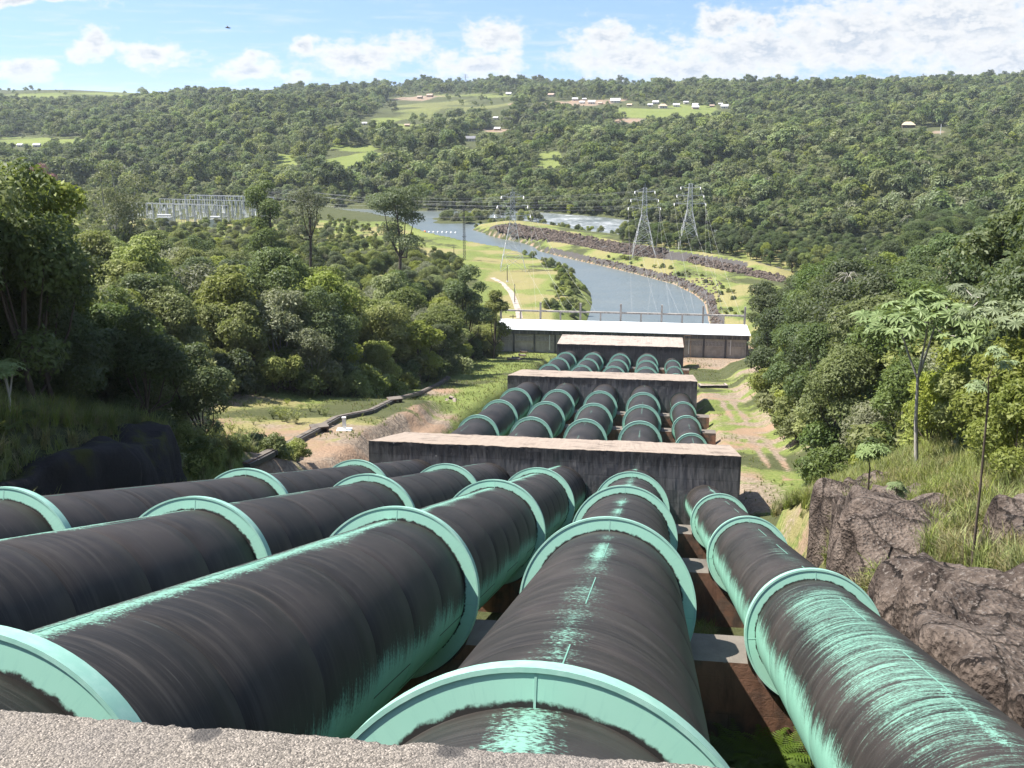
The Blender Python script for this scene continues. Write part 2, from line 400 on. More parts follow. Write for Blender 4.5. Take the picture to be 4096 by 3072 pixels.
grass = np.where(corr, np.clip(0.72+0.9*n1, 0.1, 1), grass)
dirt = np.where(corr & (X_ > 7), np.maximum(dirt, np.clip(0.40+1.1*n1+0.6*n2, 0, 0.9)*(0.85+0.15*sst(Y_, 190, 235))*(1-0.75*np.exp(-((X_-14.5)/2.6)**2)*sst(Y_, 112, 92))), dirt)
bankm = near & (X_ < -24) & (X_ > -31) & (Y_ > 66) & (Y_ < 140)
dirt = np.where(bankm, np.maximum(dirt, (1-sst(np.abs(X_+27.0), 1.6, 3.6))*np.clip(0.9+.6*n2, 0, 1)*(1-sst(Y_, 122, 140))), dirt)
dry = np.where(near & (X_ < -28) & (X_ > -54) & (Y_ > 74) & (Y_ < 122), np.clip(1.0+n1, 0, 1), dry); dirt = np.where(near & (X_ < -28) & (X_ > -54) & (Y_ > 74) & (Y_ < 122), np.maximum(dirt, np.clip(.35+n1+.5*n2, 0, .7)), dirt)
redl = np.exp(-(((X_+33.5)/4)**2+((Y_-158)/9)**2))+np.exp(-(((X_-17)/4)**2+((Y_-247)/4)**2)); dirt = np.maximum(dirt, redl*0.9)
dry = np.where((Y_ < 82) & (X_ > 9), np.clip(0.75+0.8*n1, 0, 1), dry)
lawn = (Y_ > 262) & (Y_ < 520) & (sdist(X_, Y_, P_LEFT) > 0)
grass = np.where(lawn, np.clip(0.85+0.6*n1, 0.2, 1), grass)
dry = np.where(lawn, np.clip(0.42+1.0*n1, 0, 1), dry); dirt = np.where(lawn, np.maximum(dirt, np.clip(n1*0.6+n2*.4-.1, 0, .42)), dirt)
rgt = (Y_ > 262) & (Y_ < 560) & (sdist(X_, Y_, P_RIGHT) > 1.8)
sr_ = sdist(X_, Y_, P_RIGHT); dk_ = pline(X_, Y_, DYKE)
grass = np.where(rgt, np.clip(0.7+0.7*n1, 0.15, 1), grass); dry = np.where(rgt, np.clip(0.60+0.9*n1, 0, 1), dry)
dirt = np.where(rgt, np.maximum(dirt, np.exp(-((dk_-1.0)/1.5)**2)*0.55*sst(Y_, 380, 300)+np.exp(-((sr_-17-2*n1)/1.6)**2)*0.5), dirt)
sand = (sr_ > -1.0) & (sr_ < 0.5) & (Y_ > 280)
dirt = np.where(sand, 0.9, dirt)
# paved path over the left lawn
PATH = [tuple(cast(x, y)[:2]) for x, y in [(1063, 600), (1085, 612), (1104, 632), (1113, 652), (1120, 672), (1122, 688)]]
terr = mkmesh('ground', TV, TF, True, {'grass': grass, 'dirt': dirt, 'dry': dry, 'rock': np.where((sr_ > .5) & (sr_ < 3.6) & (Y_ > 280) & (Y_ < 470), 1.0, np.where((Y_ > 400) & (sr_ > .3) & (dk_ > 2.0) & (dk_ < 10.5), 0.9, np.where((Y_ < 66) & (X_ < -24) & (X_ > -29.5), 0.0, 0.0)))})
gm, g = newmat('ground')
gp = g.pos()
nA = g.noise(gp, 0.35, 5, 0.6); nB = g.noise(gp, 2.6, 6, 0.65); nC = g.noise(gp, 0.03, 4, 0.6)
floor = g.mix(nA, (0.045, 0.058, 0.024), (0.095, 0.098, 0.046))
grs = g.mix(g.step(g.m('ADD', nB, g.m('MULTIPLY', nC, 0.4)), 0.42, 0.95), (0.080, 0.120, 0.030), (0.215, 0.235, 0.075))
dryc = g.mix(nB, (0.165, 0.150, 0.062), (0.290, 0.262, 0.120))
drt = g.mix(g.step(nB, 0.3, 0.75), (0.150, 0.115, 0.085), (0.340, 0.275, 0.210))
red = g.mix(g.step(g.noise(gp, 0.12, 3), 0.45, 0.62), drt, (0.270, 0.185, 0.125))
c1 = g.mix(g.step(g.m('ADD', g.attr('grass'), g.m('MULTIPLY', g.m('SUBTRACT', nA, 0.5), 0.9)), 0.25, 0.6), floor, grs)
c2 = g.mix(g.step(g.m('ADD', g.attr('dry'), g.m('MULTIPLY', g.m('SUBTRACT', nB, 0.5), 1.2)), 0.45, 0.9), c1, dryc)
c3 = g.mix(g.step(g.m('ADD', g.attr('dirt'), g.m('MULTIPLY', g.m('SUBTRACT', nB, 0.5), 1.0)), 0.35, 0.75), c2, red)
rk = g.mix(nB, (0.035, 0.032, 0.034), (0.13, 0.12, 0.11))
c4 = g.mix(g.step(g.m('ADD', g.attr('rock'), g.m('MULTIPLY', g.m('SUBTRACT', nA, 0.5), 1.2)), 0.5, 0.75), c3, rk)
g.out(g.pbsdf(c4, 0.95, g.bump(g.m('ADD', nB, g.m('MULTIPLY', nA, 2)), 0.9, 0.25), spec=0.1))
structure(obj('ground', terr, gm))

# river and canal
wm, g = newmat('river_water')
gp = g.pos()
w1 = g.noise(g.vm('MULTIPLY', gp, (0.35, 0.22, 0.0)), 1.0, 5, 0.6, 0.4); w2 = g.noise(g.vm('MULTIPLY', gp, (0.05, 0.09, 0.0)), 1.0, 3, 0.5)
px_, py_, pz_ = g.sep(gp)
rap = g.m('MULTIPLY', g.m('MULTIPLY', g.step(px_, -120.0, -40.0), 0.9), g.step(g.m('ADD', py_, g.m('MULTIPLY', px_, 0.62)), 462.0, 530.0))
foam_n = g.noise(g.vm('MULTIPLY', gp, (0.16, 0.55, 0.0)), 1.0, 8, 0.78)
foam = g.m('MULTIPLY', g.step(g.m('ADD', foam_n, g.m('MULTIPLY', w2, 0.25)), 0.58, 0.80), rap)
wb = g.mix(w2, (0.085, 0.110, 0.115), (0.130, 0.145, 0.135))
wc = g.mix(foam, wb, (0.62, 0.64, 0.65))
wr = g.mixf(foam, 0.33, 0.8)
wh = g.m('ADD', g.m('MULTIPLY', w1, 0.8), g.m('MULTIPLY', g.m('MULTIPLY', foam_n, rap), 4.0))
g.out(g.pbsdf(wc, wr, g.bump(wh, 0.8, 0.38), spec=0.5))
WV = [(-2500, 255, WATER), (2500, 255, WATER), (2500, 900, WATER), (-2500, 900, WATER)]
structure(obj('river', mkmesh('river', WV, [(0, 1, 2, 3)]), wm))
# ------------------------------------------------------------------ penstocks
def under(o, p):                      # parent without moving
    o.parent = p; o.matrix_parent_inverse = p.matrix_basis.inverted(); return o
TEAL = (0.215, 0.560, 0.455)
pm, g = newmat('penstock_paint_under_black_film')
u_ = g.attr('pu'); a_ = g.attr('pa'); pid = g.attr('pid'); psec = g.attr('psec')
z0 = g.m('MULTIPLY', pid, 13.7)
st1 = g.noise(g.xyz(g.m('MULTIPLY', u_, 5.5), g.m('MULTIPLY', a_, 0.012), z0), 1.0, 5, 0.65)      # streaks that run round the pipe
st2 = g.noise(g.xyz(g.m('MULTIPLY', u_, 22.0), g.m('MULTIPLY', a_, 0.03), z0), 1.0, 3, 0.6)
blot = g.noise(g.xyz(g.m('MULTIPLY', u_, 0.30), g.m('MULTIPLY', a_, 0.014), z0), 1.0, 4, 0.6)
grain = g.noise(g.xyz(g.m('MULTIPLY', u_, 26.0), g.m('MULTIPLY', a_, 0.55), z0), 1.0, 3, 0.7)
five = g.m('GREATER_THAN', pid, 4.5); secA = g.m('LESS_THAN', psec, 0.5); fiveA = g.m('MULTIPLY', five, secA)
edgeR = g.m('ADD', g.m('ADD', 58.0, g.m('MULTIPLY', blot, 34.0)), g.m('MULTIPLY', st1, 34.0))
edgeL = g.m('SUBTRACT', edgeR, g.m('MULTIPLY', fiveA, 14.0))
lim = g.mixf(g.m('LESS_THAN', a_, 0.0), edgeR, edgeL)
clean = g.step(g.m('ADD', g.m('SUBTRACT', g.m('ABSOLUTE', a_), lim), g.m('MULTIPLY', g.m('SUBTRACT', g.m('ADD', st2, grain), 1.0), 26.0)), -7.0, g.mixf(fiveA, 9.0, 14.0))
# paint laid bare along the crown
cw = g.m('ADD', 2.0, g.m('MULTIPLY', g.m('MULTIPLY', g.step(blot, 0.35, 0.75), 13.0), g.mixf(secA, 0.35, 1.0)))
three = g.m('MULTIPLY', g.m('COMPARE', pid, 3.0, 0.3), secA); four = g.m('MULTIPLY', g.m('COMPARE', pid, 4.0, 0.3), secA)
off = g.m('ADD', g.m('MULTIPLY', three, -5.0), g.m('MULTIPLY', g.m('COMPARE', pid, 2.0, 0.3), -6.0))
dist = g.m('DIVIDE', g.m('ABSOLUTE', g.m('SUBTRACT', a_, off)), g.m('ADD', cw, g.m('ADD', g.m('MULTIPLY', three, 5.0), g.m('MULTIPLY', four, 5.0))))
amt = g.m('ADD', g.m('MULTIPLY', g.m('SUBTRACT', 1.0, dist), 0.75), g.m('ADD', g.m('MULTIPLY', three, 0.22), g.m('MULTIPLY', four, 0.10)))
patchy = g.step(g.noise(g.xyz(g.m('MULTIPLY', u_, 0.16), z0, 3.0), 1.0, 3, 0.6), g.mixf(g.m('MAXIMUM', three, four), 0.50, 0.32), 0.62)
two = g.m('MULTIPLY', g.m('COMPARE', pid, 2.0, 0.3), g.m('MULTIPLY', secA, g.step(u_, 246.0, 236.0)))
patchy = g.m('MAXIMUM', patchy, g.m('MAXIMUM', g.m('MULTIPLY', three, 0.85), g.m('MULTIPLY', two, 0.75)))
amt = g.m('MULTIPLY', amt, patchy)
crown = g.step(g.m('ADD', amt, g.m('MULTIPLY', g.m('SUBTRACT', g.m('ADD', g.m('MULTIPLY', grain, 0.7), g.m('MULTIPLY', st1, 0.3)), 0.5), 3.2)), 0.35, 0.85)
crown = g.m('MULTIPLY', g.m('MULTIPLY', crown, g.step(amt, 0.0, 0.25)), g.mixf(secA, g.mixf(g.step(grain, 0.45, 0.6), 0.15, 0.6), 0.80))
# the thin pipe is rubbed bare over its whole upper left in the nearest bay
uc = g.m('SUBTRACT', u_, 500.0)
bare = g.m('MULTIPLY', g.m('MULTIPLY', g.step(uc, 9.0, 14.5), g.step(uc, 27.4, 24.5)), g.m('MULTIPLY', g.step(a_, -66.0, -30.0), g.step(a_, 26.0, 4.0)))
bare2 = g.m('MULTIPLY', g.m('MULTIPLY', g.step(uc, 27.0, 33.0), g.step(uc, 66.0, 34.0)), g.m('MULTIPLY', g.step(a_, -22.0, -2.0), g.step(a_, 20.0, 2.0)))
bare = g.m('MULTIPLY', g.m('ADD', bare, g.m('MULTIPLY', bare2, 0.55)), fiveA)
bare = g.step(g.m('ADD', g.m('MULTIPLY', bare, 0.62), g.m('MULTIPLY', g.m('SUBTRACT', g.m('ADD', g.m('MULTIPLY', st1, 0.30), g.m('ADD', g.m('MULTIPLY', st2, 0.36), g.m('MULTIPLY', grain, 0.34))), 0.5), 3.8)), 0.30, 1.05)
bare = g.m('MULTIPLY', g.m('MULTIPLY', bare, fiveA), 0.78)
scr = g.m('MULTIPLY', g.step(st2, 0.70, 0.78), g.step(g.noise(g.xyz(g.m('MULTIPLY', u_, 0.9), g.m('MULTIPLY', a_, 0.05), z0), 1.0, 2), 0.60, 0.70))
teal_k = g.m('MAXIMUM', g.m('MAXIMUM', clean, crown), g.m('MAXIMUM', bare, g.m('MULTIPLY', scr, 0.5)), clamp=True)
film = g.mix(g.step(blot, 0.38, 0.68), (0.017, 0.0155, 0.014), (0.038, 0.032, 0.029))
film = g.mix(g.step(st1, 0.42, 0.78), film, (0.051, 0.046, 0.041))
film = g.mix(g.m('MULTIPLY', g.step(st2, 0.55, 0.8), 0.5), film, (0.085, 0.079, 0.070))
tl = g.mix(g.noise(g.xyz(g.m('MULTIPLY', u_, 1.5), g.m('MULTIPLY', a_, 0.05), z0), 1.0, 4), (0.165, 0.385, 0.295), (0.250, 0.490, 0.385))
pc = g.mix(g.m('MULTIPLY', teal_k, 0.93), film, tl)
g.out(g.pbsdf(pc, g.mixf(teal_k, g.mixf(st1, 0.46, 0.66), 0.6), g.bump(g.m('ADD', g.m('MULTIPLY', st1, 0.5), st2), 0.12, 0.02), spec=0.16))

rm, g = newmat('ring_paint')
rr = g.attr('rr'); a_ = g.attr('pa'); gp = g.pos()
n = g.noise(gp, 5.0, 5, 0.65); n2 = g.noise(gp, 0.9, 3)
top = g.step(g.m('ABSOLUTE', a_), 150.0, 60.0)
alg = g.step(g.m('ADD', rr, g.m('MULTIPLY', g.m('SUBTRACT', n, 0.5), 0.55)), g.m('ADD', 0.10, g.m('MULTIPLY', top, 0.14)), g.m('ADD', 0.03, g.m('MULTIPLY', top, 0.08)))
rc = g.mix(n2, (0.235, 0.480, 0.375), (0.315, 0.555, 0.445))
rc = g.mix(g.m('MULTIPLY', g.step(g.noise(g.xyz(g.m('MULTIPLY', a_, 0.7), g.m('MULTIPLY', rr, 0.8), n2), 1.0, 4), 0.5, 0.8), 0.25), rc, (0.17, 0.36, 0.31))
g.out(g.pbsdf(g.mix(alg, rc, (0.020, 0.019, 0.017)), 0.55, spec=0.4))
fm, g = newmat('ring_flange_paint')
gp = g.pos(); n = g.noise(gp, 3.0, 5, 0.7)
g.out(g.pbsdf(g.mix(g.step(n, 0.35, 0.75), (0.225, 0.430, 0.350), (0.315, 0.510, 0.430)), 0.5, spec=0.4))
wsm, g = newmat('weld_bead')
g.out(g.pbsdf((0.13, 0.29, 0.225), 0.6))
wdm, g = newmat('weld_bead_blackened')
g.out(g.pbsdf((0.022, 0.026, 0.024), 0.7))

X4, SP, X5, R, R5 = -0.994, 5.930, 4.511, 2.40, 1.803
PX = [X4-3*SP, X4-2*SP, X4-SP, X4, X5]; PR = [R]*4+[R5]
RINGS = [[8.13, 25.94, 43.74, 61.54], [108.5, 124.25, 139.95], [187.0, 204.75, 222.5]]
SLOPE = [0.3234, 0.1754, 0.1733]; ZOFF = [-4.866, -16.827, -17.18]; OFF5 = [-0.547, -0.535, -0.48]
def paxis(i, s, Y): return np.array([PX[i], Y, ZOFF[s]-SLOPE[s]*Y+(OFF5[s] if i == 4 else 0)])
def frame(s): a = math.atan(SLOPE[s]); return np.array([0, math.cos(a), -math.sin(a)]), np.array([0, math.sin(a), math.cos(a)]), a
EX = np.array([1.0, 0, 0])
def shell(i, s, Ya, Yb, seg, groove=0.012):
    D, N, a = frame(s); r = PR[i]*0.84; L = (Yb-Ya)/math.cos(a); P0 = paxis(i, s, Ya)
    th = np.linspace(-math.pi, math.pi, seg+1); rows = [(0, r-groove), (0.025, r), (L-0.025, r), (L, r-groove)]
    if seg > 80: rows = [(0, r-groove), (0.022, r)]+[(0.022+(L-0.044)*k/4, r) for k in (1, 2, 3)]+[(L-0.022, r), (L, r-groove)]
    V = []; U = []; A = []
    for t, q in rows:
        V.append(P0+t*D+q*(np.sin(th)[:, None]*EX+np.cos(th)[:, None]*N)); U.append(np.full(seg+1, Ya/math.cos(a)+t+(i+1)*100.0)); A.append(np.degrees(th))
    n = seg+1; k = np.arange(seg); F = np.concatenate([np.stack([j*n+k, j*n+k+1, (j+1)*n+k+1, (j+1)*n+k], 1) for j in range(len(rows)-1)])
    V = np.concatenate(V); m = len(V)
    return mkmesh('shell_plate', V, F[:, ::-1].copy(), True, {'pu': np.concatenate(U), 'pa': np.concatenate(A), 'pid': np.full(m, i+1.0), 'psec': np.full(m, float(s))})
def annulus(i, s, Y, r0, r1, d0, d1, seg=96):
    """ring section from radius r0 to r1 and along the axis from d0 to d1"""
    D, N, a = frame(s); P0 = paxis(i, s, Y); th = np.linspace(-math.pi, math.pi, seg+1); prof = [(r0, d0), (r1, d0), (r1, d1), (r0, d1), (r0, d0)]
    # separate corners so that edges stay crisp
    V = []; F = []; A = []; RR = []
    for q in range(4):
        b = sum(len(v) for v in V)
        for (r, d) in (prof[q], prof[q+1]):
            V.append(P0+d*D+r*(np.sin(th)[:, None]*EX+np.cos(th)[:, None]*N)); A.append(np.degrees(th)); RR.append(np.full(seg+1, (r-r0)/(r1-r0+1e-9)))
        k = np.arange(seg); F.append(np.stack([b+k, b+k+1, b+seg+1+k+1, b+seg+1+k], 1))
    return mkmesh('ring', np.concatenate(V), np.concatenate(F), True, {'pa': np.concatenate(A), 'rr': np.concatenate(RR)})
def strip(i, s, Y, L, ang, r, w_, h):   # raised bead along the pipe at an angle
    D, N, a = frame(s); P0 = paxis(i, s, Y); t = rad(ang); n = math.sin(t)*EX+math.cos(t)*N; b = np.cross(D, n)
    V = [P0+D*l+n*(r+k)+b*q for l in (0.05, L-0.05) for (q, k) in ((-w_/2, -0.01), (w_/2, -0.01), (w_/3, h), (-w_/3, h))]
    return mkmesh('weld', np.array(V), [(0, 1, 2, 3), (7, 6, 5, 4), (0, 4, 5, 1), (1, 5, 6, 2), (2, 6, 7, 3), (3, 7, 4, 0)])
PLAB = ['thick penstock farthest left, black top with pale green rings', 'thick penstock second from the left, black top with pale green rings', 'thick penstock in the middle of the five, pale green stripe along its crown',
        'thick penstock fourth from the left, next to the thin one', 'thin penstock on the right, upper side rubbed bare to pale green paint']
for i in range(5):
    pen = thing('penstock', PLAB[i], 'penstock', (PX[i], 3.6, -10.0), group='penstocks running down the slope')
    for s in range(3):
        D, N, a = frame(s); ring_Y = RINGS[s]
        Y0, Y1 = ((-1.0, 80.9), (84.0, 158.5), (168.0, 237.5))[s]
        pitch = (17.80/6, 15.73, 17.75)[s]
        base = ring_Y[0]; k0 = math.floor((Y0-base)/pitch); c = 0
        Y = base+k0*pitch
        while Y < Y1:
            a0, b0 = max(Y, Y0), min(Y+pitch, Y1)
            if b0-a0 > 0.4:
                pl = under(obj('shell_plate' if s == 0 else 'shell_section', shell(i, s, a0, b0, 112 if s == 0 else 72), pm), pen)
                if s == 0 and b0-a0 > 2.5:
                    L = (b0-a0)/math.cos(a)
                    if c % 2 == 0: under(obj('weld_seam', strip(i, s, a0, L, (3.0 if i != 2 else -8.0), PR[i]*.84, 0.026, 0.007), wsm), pl)
                    under(obj('weld_seam', strip(i, s, a0, L, 104.0 if c % 2 else 121.0, PR[i]*.84, 0.030, 0.006), wdm), pl)
            Y += pitch; c += 1
        for Y in ring_Y:
            if i == 4 and s == 0 and Y < 20: continue
            r0, r1 = PR[i]*0.84-0.01, PR[i]-0.045
            rg = under(obj('stiffener_ring', annulus(i, s, Y, r0, r1, -0.03, 0.03), rm), pen)
            under(obj('rim_flange', annulus(i, s, Y, PR[i]-0.05, PR[i], -0.05, 0.26), fm), rg)
            if s == 0:
                for ang in (0, 95, -95):
                    t = rad(ang); n = math.sin(t)*EX+math.cos(t)*N; b = np.cross(D, n); P0 = paxis(i, s, Y)
                    V = [P0+D*d+n*rr_+b*q for d in (-0.036, 0.036) for (q, rr_) in ((-0.012, r0+.01), (0.012, r0+.01), (0.012, r1-.002), (-0.012, r1-.002))]
                    under(obj('splice_joint', mkmesh('splice', np.array(V), [(3, 2, 1, 0), (4, 5, 6, 7), (0, 1, 5, 4), (1, 2, 6, 5), (2, 3, 7, 6), (3, 0, 4, 7)]), fm), rg)

# ------------------------------------------------------------------ concrete
def concrete(name, top, side, stain=0.8, redk=0.0, lines=1.0):
    m, g = newmat(name); gp = g.pos(); x, y, z = g.sep(gp)
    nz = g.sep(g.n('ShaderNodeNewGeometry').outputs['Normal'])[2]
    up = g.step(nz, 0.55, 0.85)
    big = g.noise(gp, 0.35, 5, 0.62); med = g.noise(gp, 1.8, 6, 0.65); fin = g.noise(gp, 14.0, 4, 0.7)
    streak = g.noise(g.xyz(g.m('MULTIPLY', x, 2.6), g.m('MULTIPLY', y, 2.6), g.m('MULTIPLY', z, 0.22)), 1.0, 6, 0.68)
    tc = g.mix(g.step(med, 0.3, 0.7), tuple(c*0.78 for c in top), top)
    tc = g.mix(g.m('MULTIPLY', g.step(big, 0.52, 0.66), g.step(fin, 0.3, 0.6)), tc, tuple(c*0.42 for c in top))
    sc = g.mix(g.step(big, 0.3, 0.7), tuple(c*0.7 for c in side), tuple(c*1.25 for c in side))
    bt = g.n('ShaderNodeTexBrick'); g.put(bt.inputs['Vector'], g.xyz(x, z, 0.0)); bt.inputs['Scale'].default_value = 0.55; bt.inputs['Mortar Size'].default_value = 0.007
    bt.inputs['Mortar Smooth'].default_value = 0.3; bt.inputs['Color1'].default_value = (1, 1, 1, 1); bt.inputs['Color2'].default_value = (0.80, 0.80, 0.80, 1); bt.inputs['Mortar'].default_value = (0.35, 0.35, 0.35, 1)
    bt.inputs['Brick Width'].default_value = 1.3; bt.inputs['Row Height'].default_value = 0.55
    mul = g.n('ShaderNodeMix', data_type='RGBA', blend_type='MULTIPLY'); mul.inputs[0].default_value = lines*0.8; g.put(mul.inputs[6], sc); g.put(mul.inputs[7], bt.outputs[0]); sc = mul.outputs[2]
    if redk: sc = g.mix(g.m('MULTIPLY', g.step(g.noise(gp, 0.8, 4), 0.40, 0.58), redk), sc, (0.250, 0.130, 0.085))
    hb = g.attr('hb'); hb = g.m('ADD', hb, g.m('MULTIPLY', g.m('COMPARE', hb, 0.0, 0.0001), 1.2))
    drip = g.m('MULTIPLY', g.step(hb, 2.1, 0.2), 0.20)          # grime runs down from the top edge
    blk = g.step(g.m('ADD', g.m('ADD', g.m('MULTIPLY', streak, 0.62), g.m('MULTIPLY', big, 0.40)), drip), 0.52, 0.74)
    sc = g.mix(g.m('MULTIPLY', blk, stain), sc, (0.022, 0.021, 0.023))
    spots = g.m('MULTIPLY', g.step(g.voro(g.xyz(x, z, 0.0), 1.1), 0.10, 0.06), g.step(g.noise(gp, 0.5, 2), 0.50, 0.56))
    sc = g.mix(g.m('MULTIPLY', spots, 0.7*lines), sc, (0.34, 0.33, 0.32))
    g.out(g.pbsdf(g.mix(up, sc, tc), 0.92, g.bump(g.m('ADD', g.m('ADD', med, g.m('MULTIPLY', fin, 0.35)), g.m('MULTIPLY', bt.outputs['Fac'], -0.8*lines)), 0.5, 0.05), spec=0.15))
    return m
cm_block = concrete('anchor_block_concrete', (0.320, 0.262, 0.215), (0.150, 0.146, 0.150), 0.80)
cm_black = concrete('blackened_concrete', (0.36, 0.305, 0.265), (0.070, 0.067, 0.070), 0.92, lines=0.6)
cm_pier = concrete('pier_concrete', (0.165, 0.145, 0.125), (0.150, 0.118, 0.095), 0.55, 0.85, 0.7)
colm, g = newmat('pipe_collar_black'); g.out(g.pbsdf(g.mix(g.noise(g.pos(), 4.0, 4), (0.012, 0.014, 0.013), (0.05, 0.085, 0.075)), 0.8))
def block_body(x0, x1, Y0, Z0, Y1, Z1, zb, tilt=4.0, nseg=160, seed=0.0, rough=0.035):
    t = math.tan(rad(tilt)); xs_ = np.linspace(x0, x1, nseg+1)
    prof = [(Y0-t*(Z0-zb), zb)]+[(Y0-t*q, Z0-q) for q in (4.5, 3.0, 2.2, 1.4, 0.9, 0.35, 0.10, 0.02)]+[(Y0+0.03, Z0+0.0)]+[(Y0+(Y1-Y0)*k, Z0+(Z1-Z0)*k) for k in (0.03, 0.10, 0.3, 0.6, 0.9, 0.985)]+[(Y1, Z1-0.04), (Y1, Z1-1.0), (Y1, zb)]
    V = np.array([[(x, y, z) for x in xs_] for (y, z) in prof]); m, n = V.shape[:2]
    P = V.reshape(-1, 3); q = fbm(P*1.7+seed, 4)*rough; q2 = fbm(P*7+seed, 2)*rough*0.5
    dm = np.ones((m, n)); dm[0] = 0; dm[-1] = 0; dm = dm.ravel(); P[:, 2] += (q+q2)*dm; P[:, 1] += (q-q2)*dm*0.7
    F = [(j*n+k, j*n+k+1, (j+1)*n+k+1, (j+1)*n+k) for j in range(m-1) for k in range(n-1)]
    F.append(tuple(j*n for j in range(m))); F.append(tuple(j*n+n-1 for j in range(m))[::-1]); F.append((0, (m-1)*n, (m-1)*n+n-1, n-1))
    hb = np.maximum(np.interp(P[:, 1], [Y0, Y1], [Z0, Z1])-P[:, 2], 0.001)
    return mkmesh('anchor_block', P, [tuple(f[::-1]) for f in F], False, {'hb': hb})
BL = [(-22.81, 7.20, 79.27, -26.94, 91.7, -30.15, -36.5, cm_block, 'concrete anchor block nearest to the camera, grey face with pale bolt spots', 0),
      (-22.02, 6.93, 154.8, -41.02, 172.5, -44.58, -49.5, cm_block, 'concrete anchor block in the middle of the three across the pipes', 1),
      (-21.73, 7.06, 233.9, -54.10, 247.6, -54.87, -62.0, cm_black, 'blackened concrete anchor block against the powerhouse', 2)]
for (x0, x1, Y0, Z0, Y1, Z1, zb, mt, lab, s) in BL:
    b = thing('anchor_block', lab, 'concrete block', ((x0+x1)/2, Y0, zb), group='anchor blocks across the penstocks')
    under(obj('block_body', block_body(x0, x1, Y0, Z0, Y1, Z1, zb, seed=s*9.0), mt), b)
    for i in range(5):
        zc = paxis(i, s, Y0)[2]; tt = math.tan(rad(4.0)); Yc = Y0-tt*(Z0-zc)
        under(obj('pipe_collar', annulus(i, s, Yc, PR[i]*0.84+0.004, PR[i]*0.84+0.16, -0.16, 0.10, 64), colm), b)

# ledge the photographer looks over: the head block above the pipes
lm, g = newmat('worn_aggregate_concrete')
gp = g.pos(); x, y, z = g.sep(gp)
v1 = g.voro(gp, 95.0, out='Color'); v1d = g.voro(gp, 95.0); v2 = g.voro(gp, 210.0, out='Color'); vv = g.sep(v1)[0]
big = g.noise(gp, 1.3, 5, 0.6); med = g.noise(gp, 9.0, 5, 0.65)
lc = g.mix(g.step(vv, 0.1, 0.9), (0.098, 0.088, 0.076), (0.205, 0.182, 0.154))
lc = g.mix(g.step(g.sep(v2)[1], 0.70, 0.95), lc, (0.33, 0.29, 0.25))
lc = g.mix(g.m('MULTIPLY', g.step(g.sep(v2)[2], 0.75, 0.95), 0.7), lc, (0.065, 0.056, 0.050))
lc = g.mix(g.m('MULTIPLY', g.step(big, 0.45, 0.70), 0.35), lc, (0.135, 0.125, 0.120))
for (uu, v_, rr_) in ((823, 2933, 0.085), (1800, 3003, 0.075)):
    c = ray(uu, v_); c = c/c[2]*-2.5
    dd = g.m('SQRT', g.m('ADD', g.m('POWER', g.m('SUBTRACT', x, float(c[0])), 2.0), g.m('POWER', g.m('SUBTRACT', y, float(c[1])), 2.0)))
    kk = g.m('MULTIPLY', g.step(g.m('ADD', dd, g.m('MULTIPLY', g.m('SUBTRACT', med, 0.5), 0.12)), rr_, rr_*0.55), g.step(med, 0.25, 0.45))
    lc = g.mix(g.m('MULTIPLY', kk, 0.85), lc, (0.045, 0.043, 0.042))
g.out(g.pbsdf(lc, 0.9, g.bump(g.m('ADD', g.m('MULTIPLY', v1d, -1.0), g.m('MULTIPLY', med, 0.5)), 0.8, 0.008), spec=0.2))
def head_block():
    xs_ = np.concatenate([np.linspace(-14, -3.6, 30), np.arange(-3.58, 1.5, 0.0125), np.linspace(1.52, 8.0, 30)])
    Ye, Zt = 3.62, -2.5
    prof = [(-3.0, Zt), (-1.0, Zt), (1.5, Zt)]+[(q, Zt) for q in np.linspace(2.2, Ye-0.03, 100)]+[(Ye-0.012, Zt-0.004), (Ye-0.003, Zt-0.018), (Ye, Zt-0.05), (Ye, Zt-0.12), (Ye+.01, Zt-0.4), (Ye+.02, Zt-1.5), (Ye+.05, -14.0)]
    V = np.array([[(x, y, z) for x in xs_] for (y, z) in prof]); m, n = V.shape[:2]; P = V.reshape(-1, 3).copy()
    d = fbm(P*6, 3)*0.006+fbm(P*45, 2)*0.0035+fbm(P*130, 1)*0.002
    ch = (fbm(np.stack([P[:, 0]*5, P[:, 0]*0, P[:, 2]*4], 1), 3)*0.012+fbm(np.stack([P[:, 0]*40, P[:, 0]*0, P[:, 2]*30], 1), 2)*0.006)*sst(P[:, 1], Ye-0.10, Ye-0.01)
    P[:, 2] += d-np.abs(ch)*0.6; P[:, 1] += ch
    F = np.array([(j*n+k, (j+1)*n+k, (j+1)*n+k+1, j*n+k+1) for j in range(m-1) for k in range(n-1)])
    return mkmesh('head_block', P, F[:, ::-1].copy(), True)
tag(obj('head_block', head_block(), lm), 'rough pebbly concrete ledge along the bottom edge, in front of the pipes', 'concrete ledge')

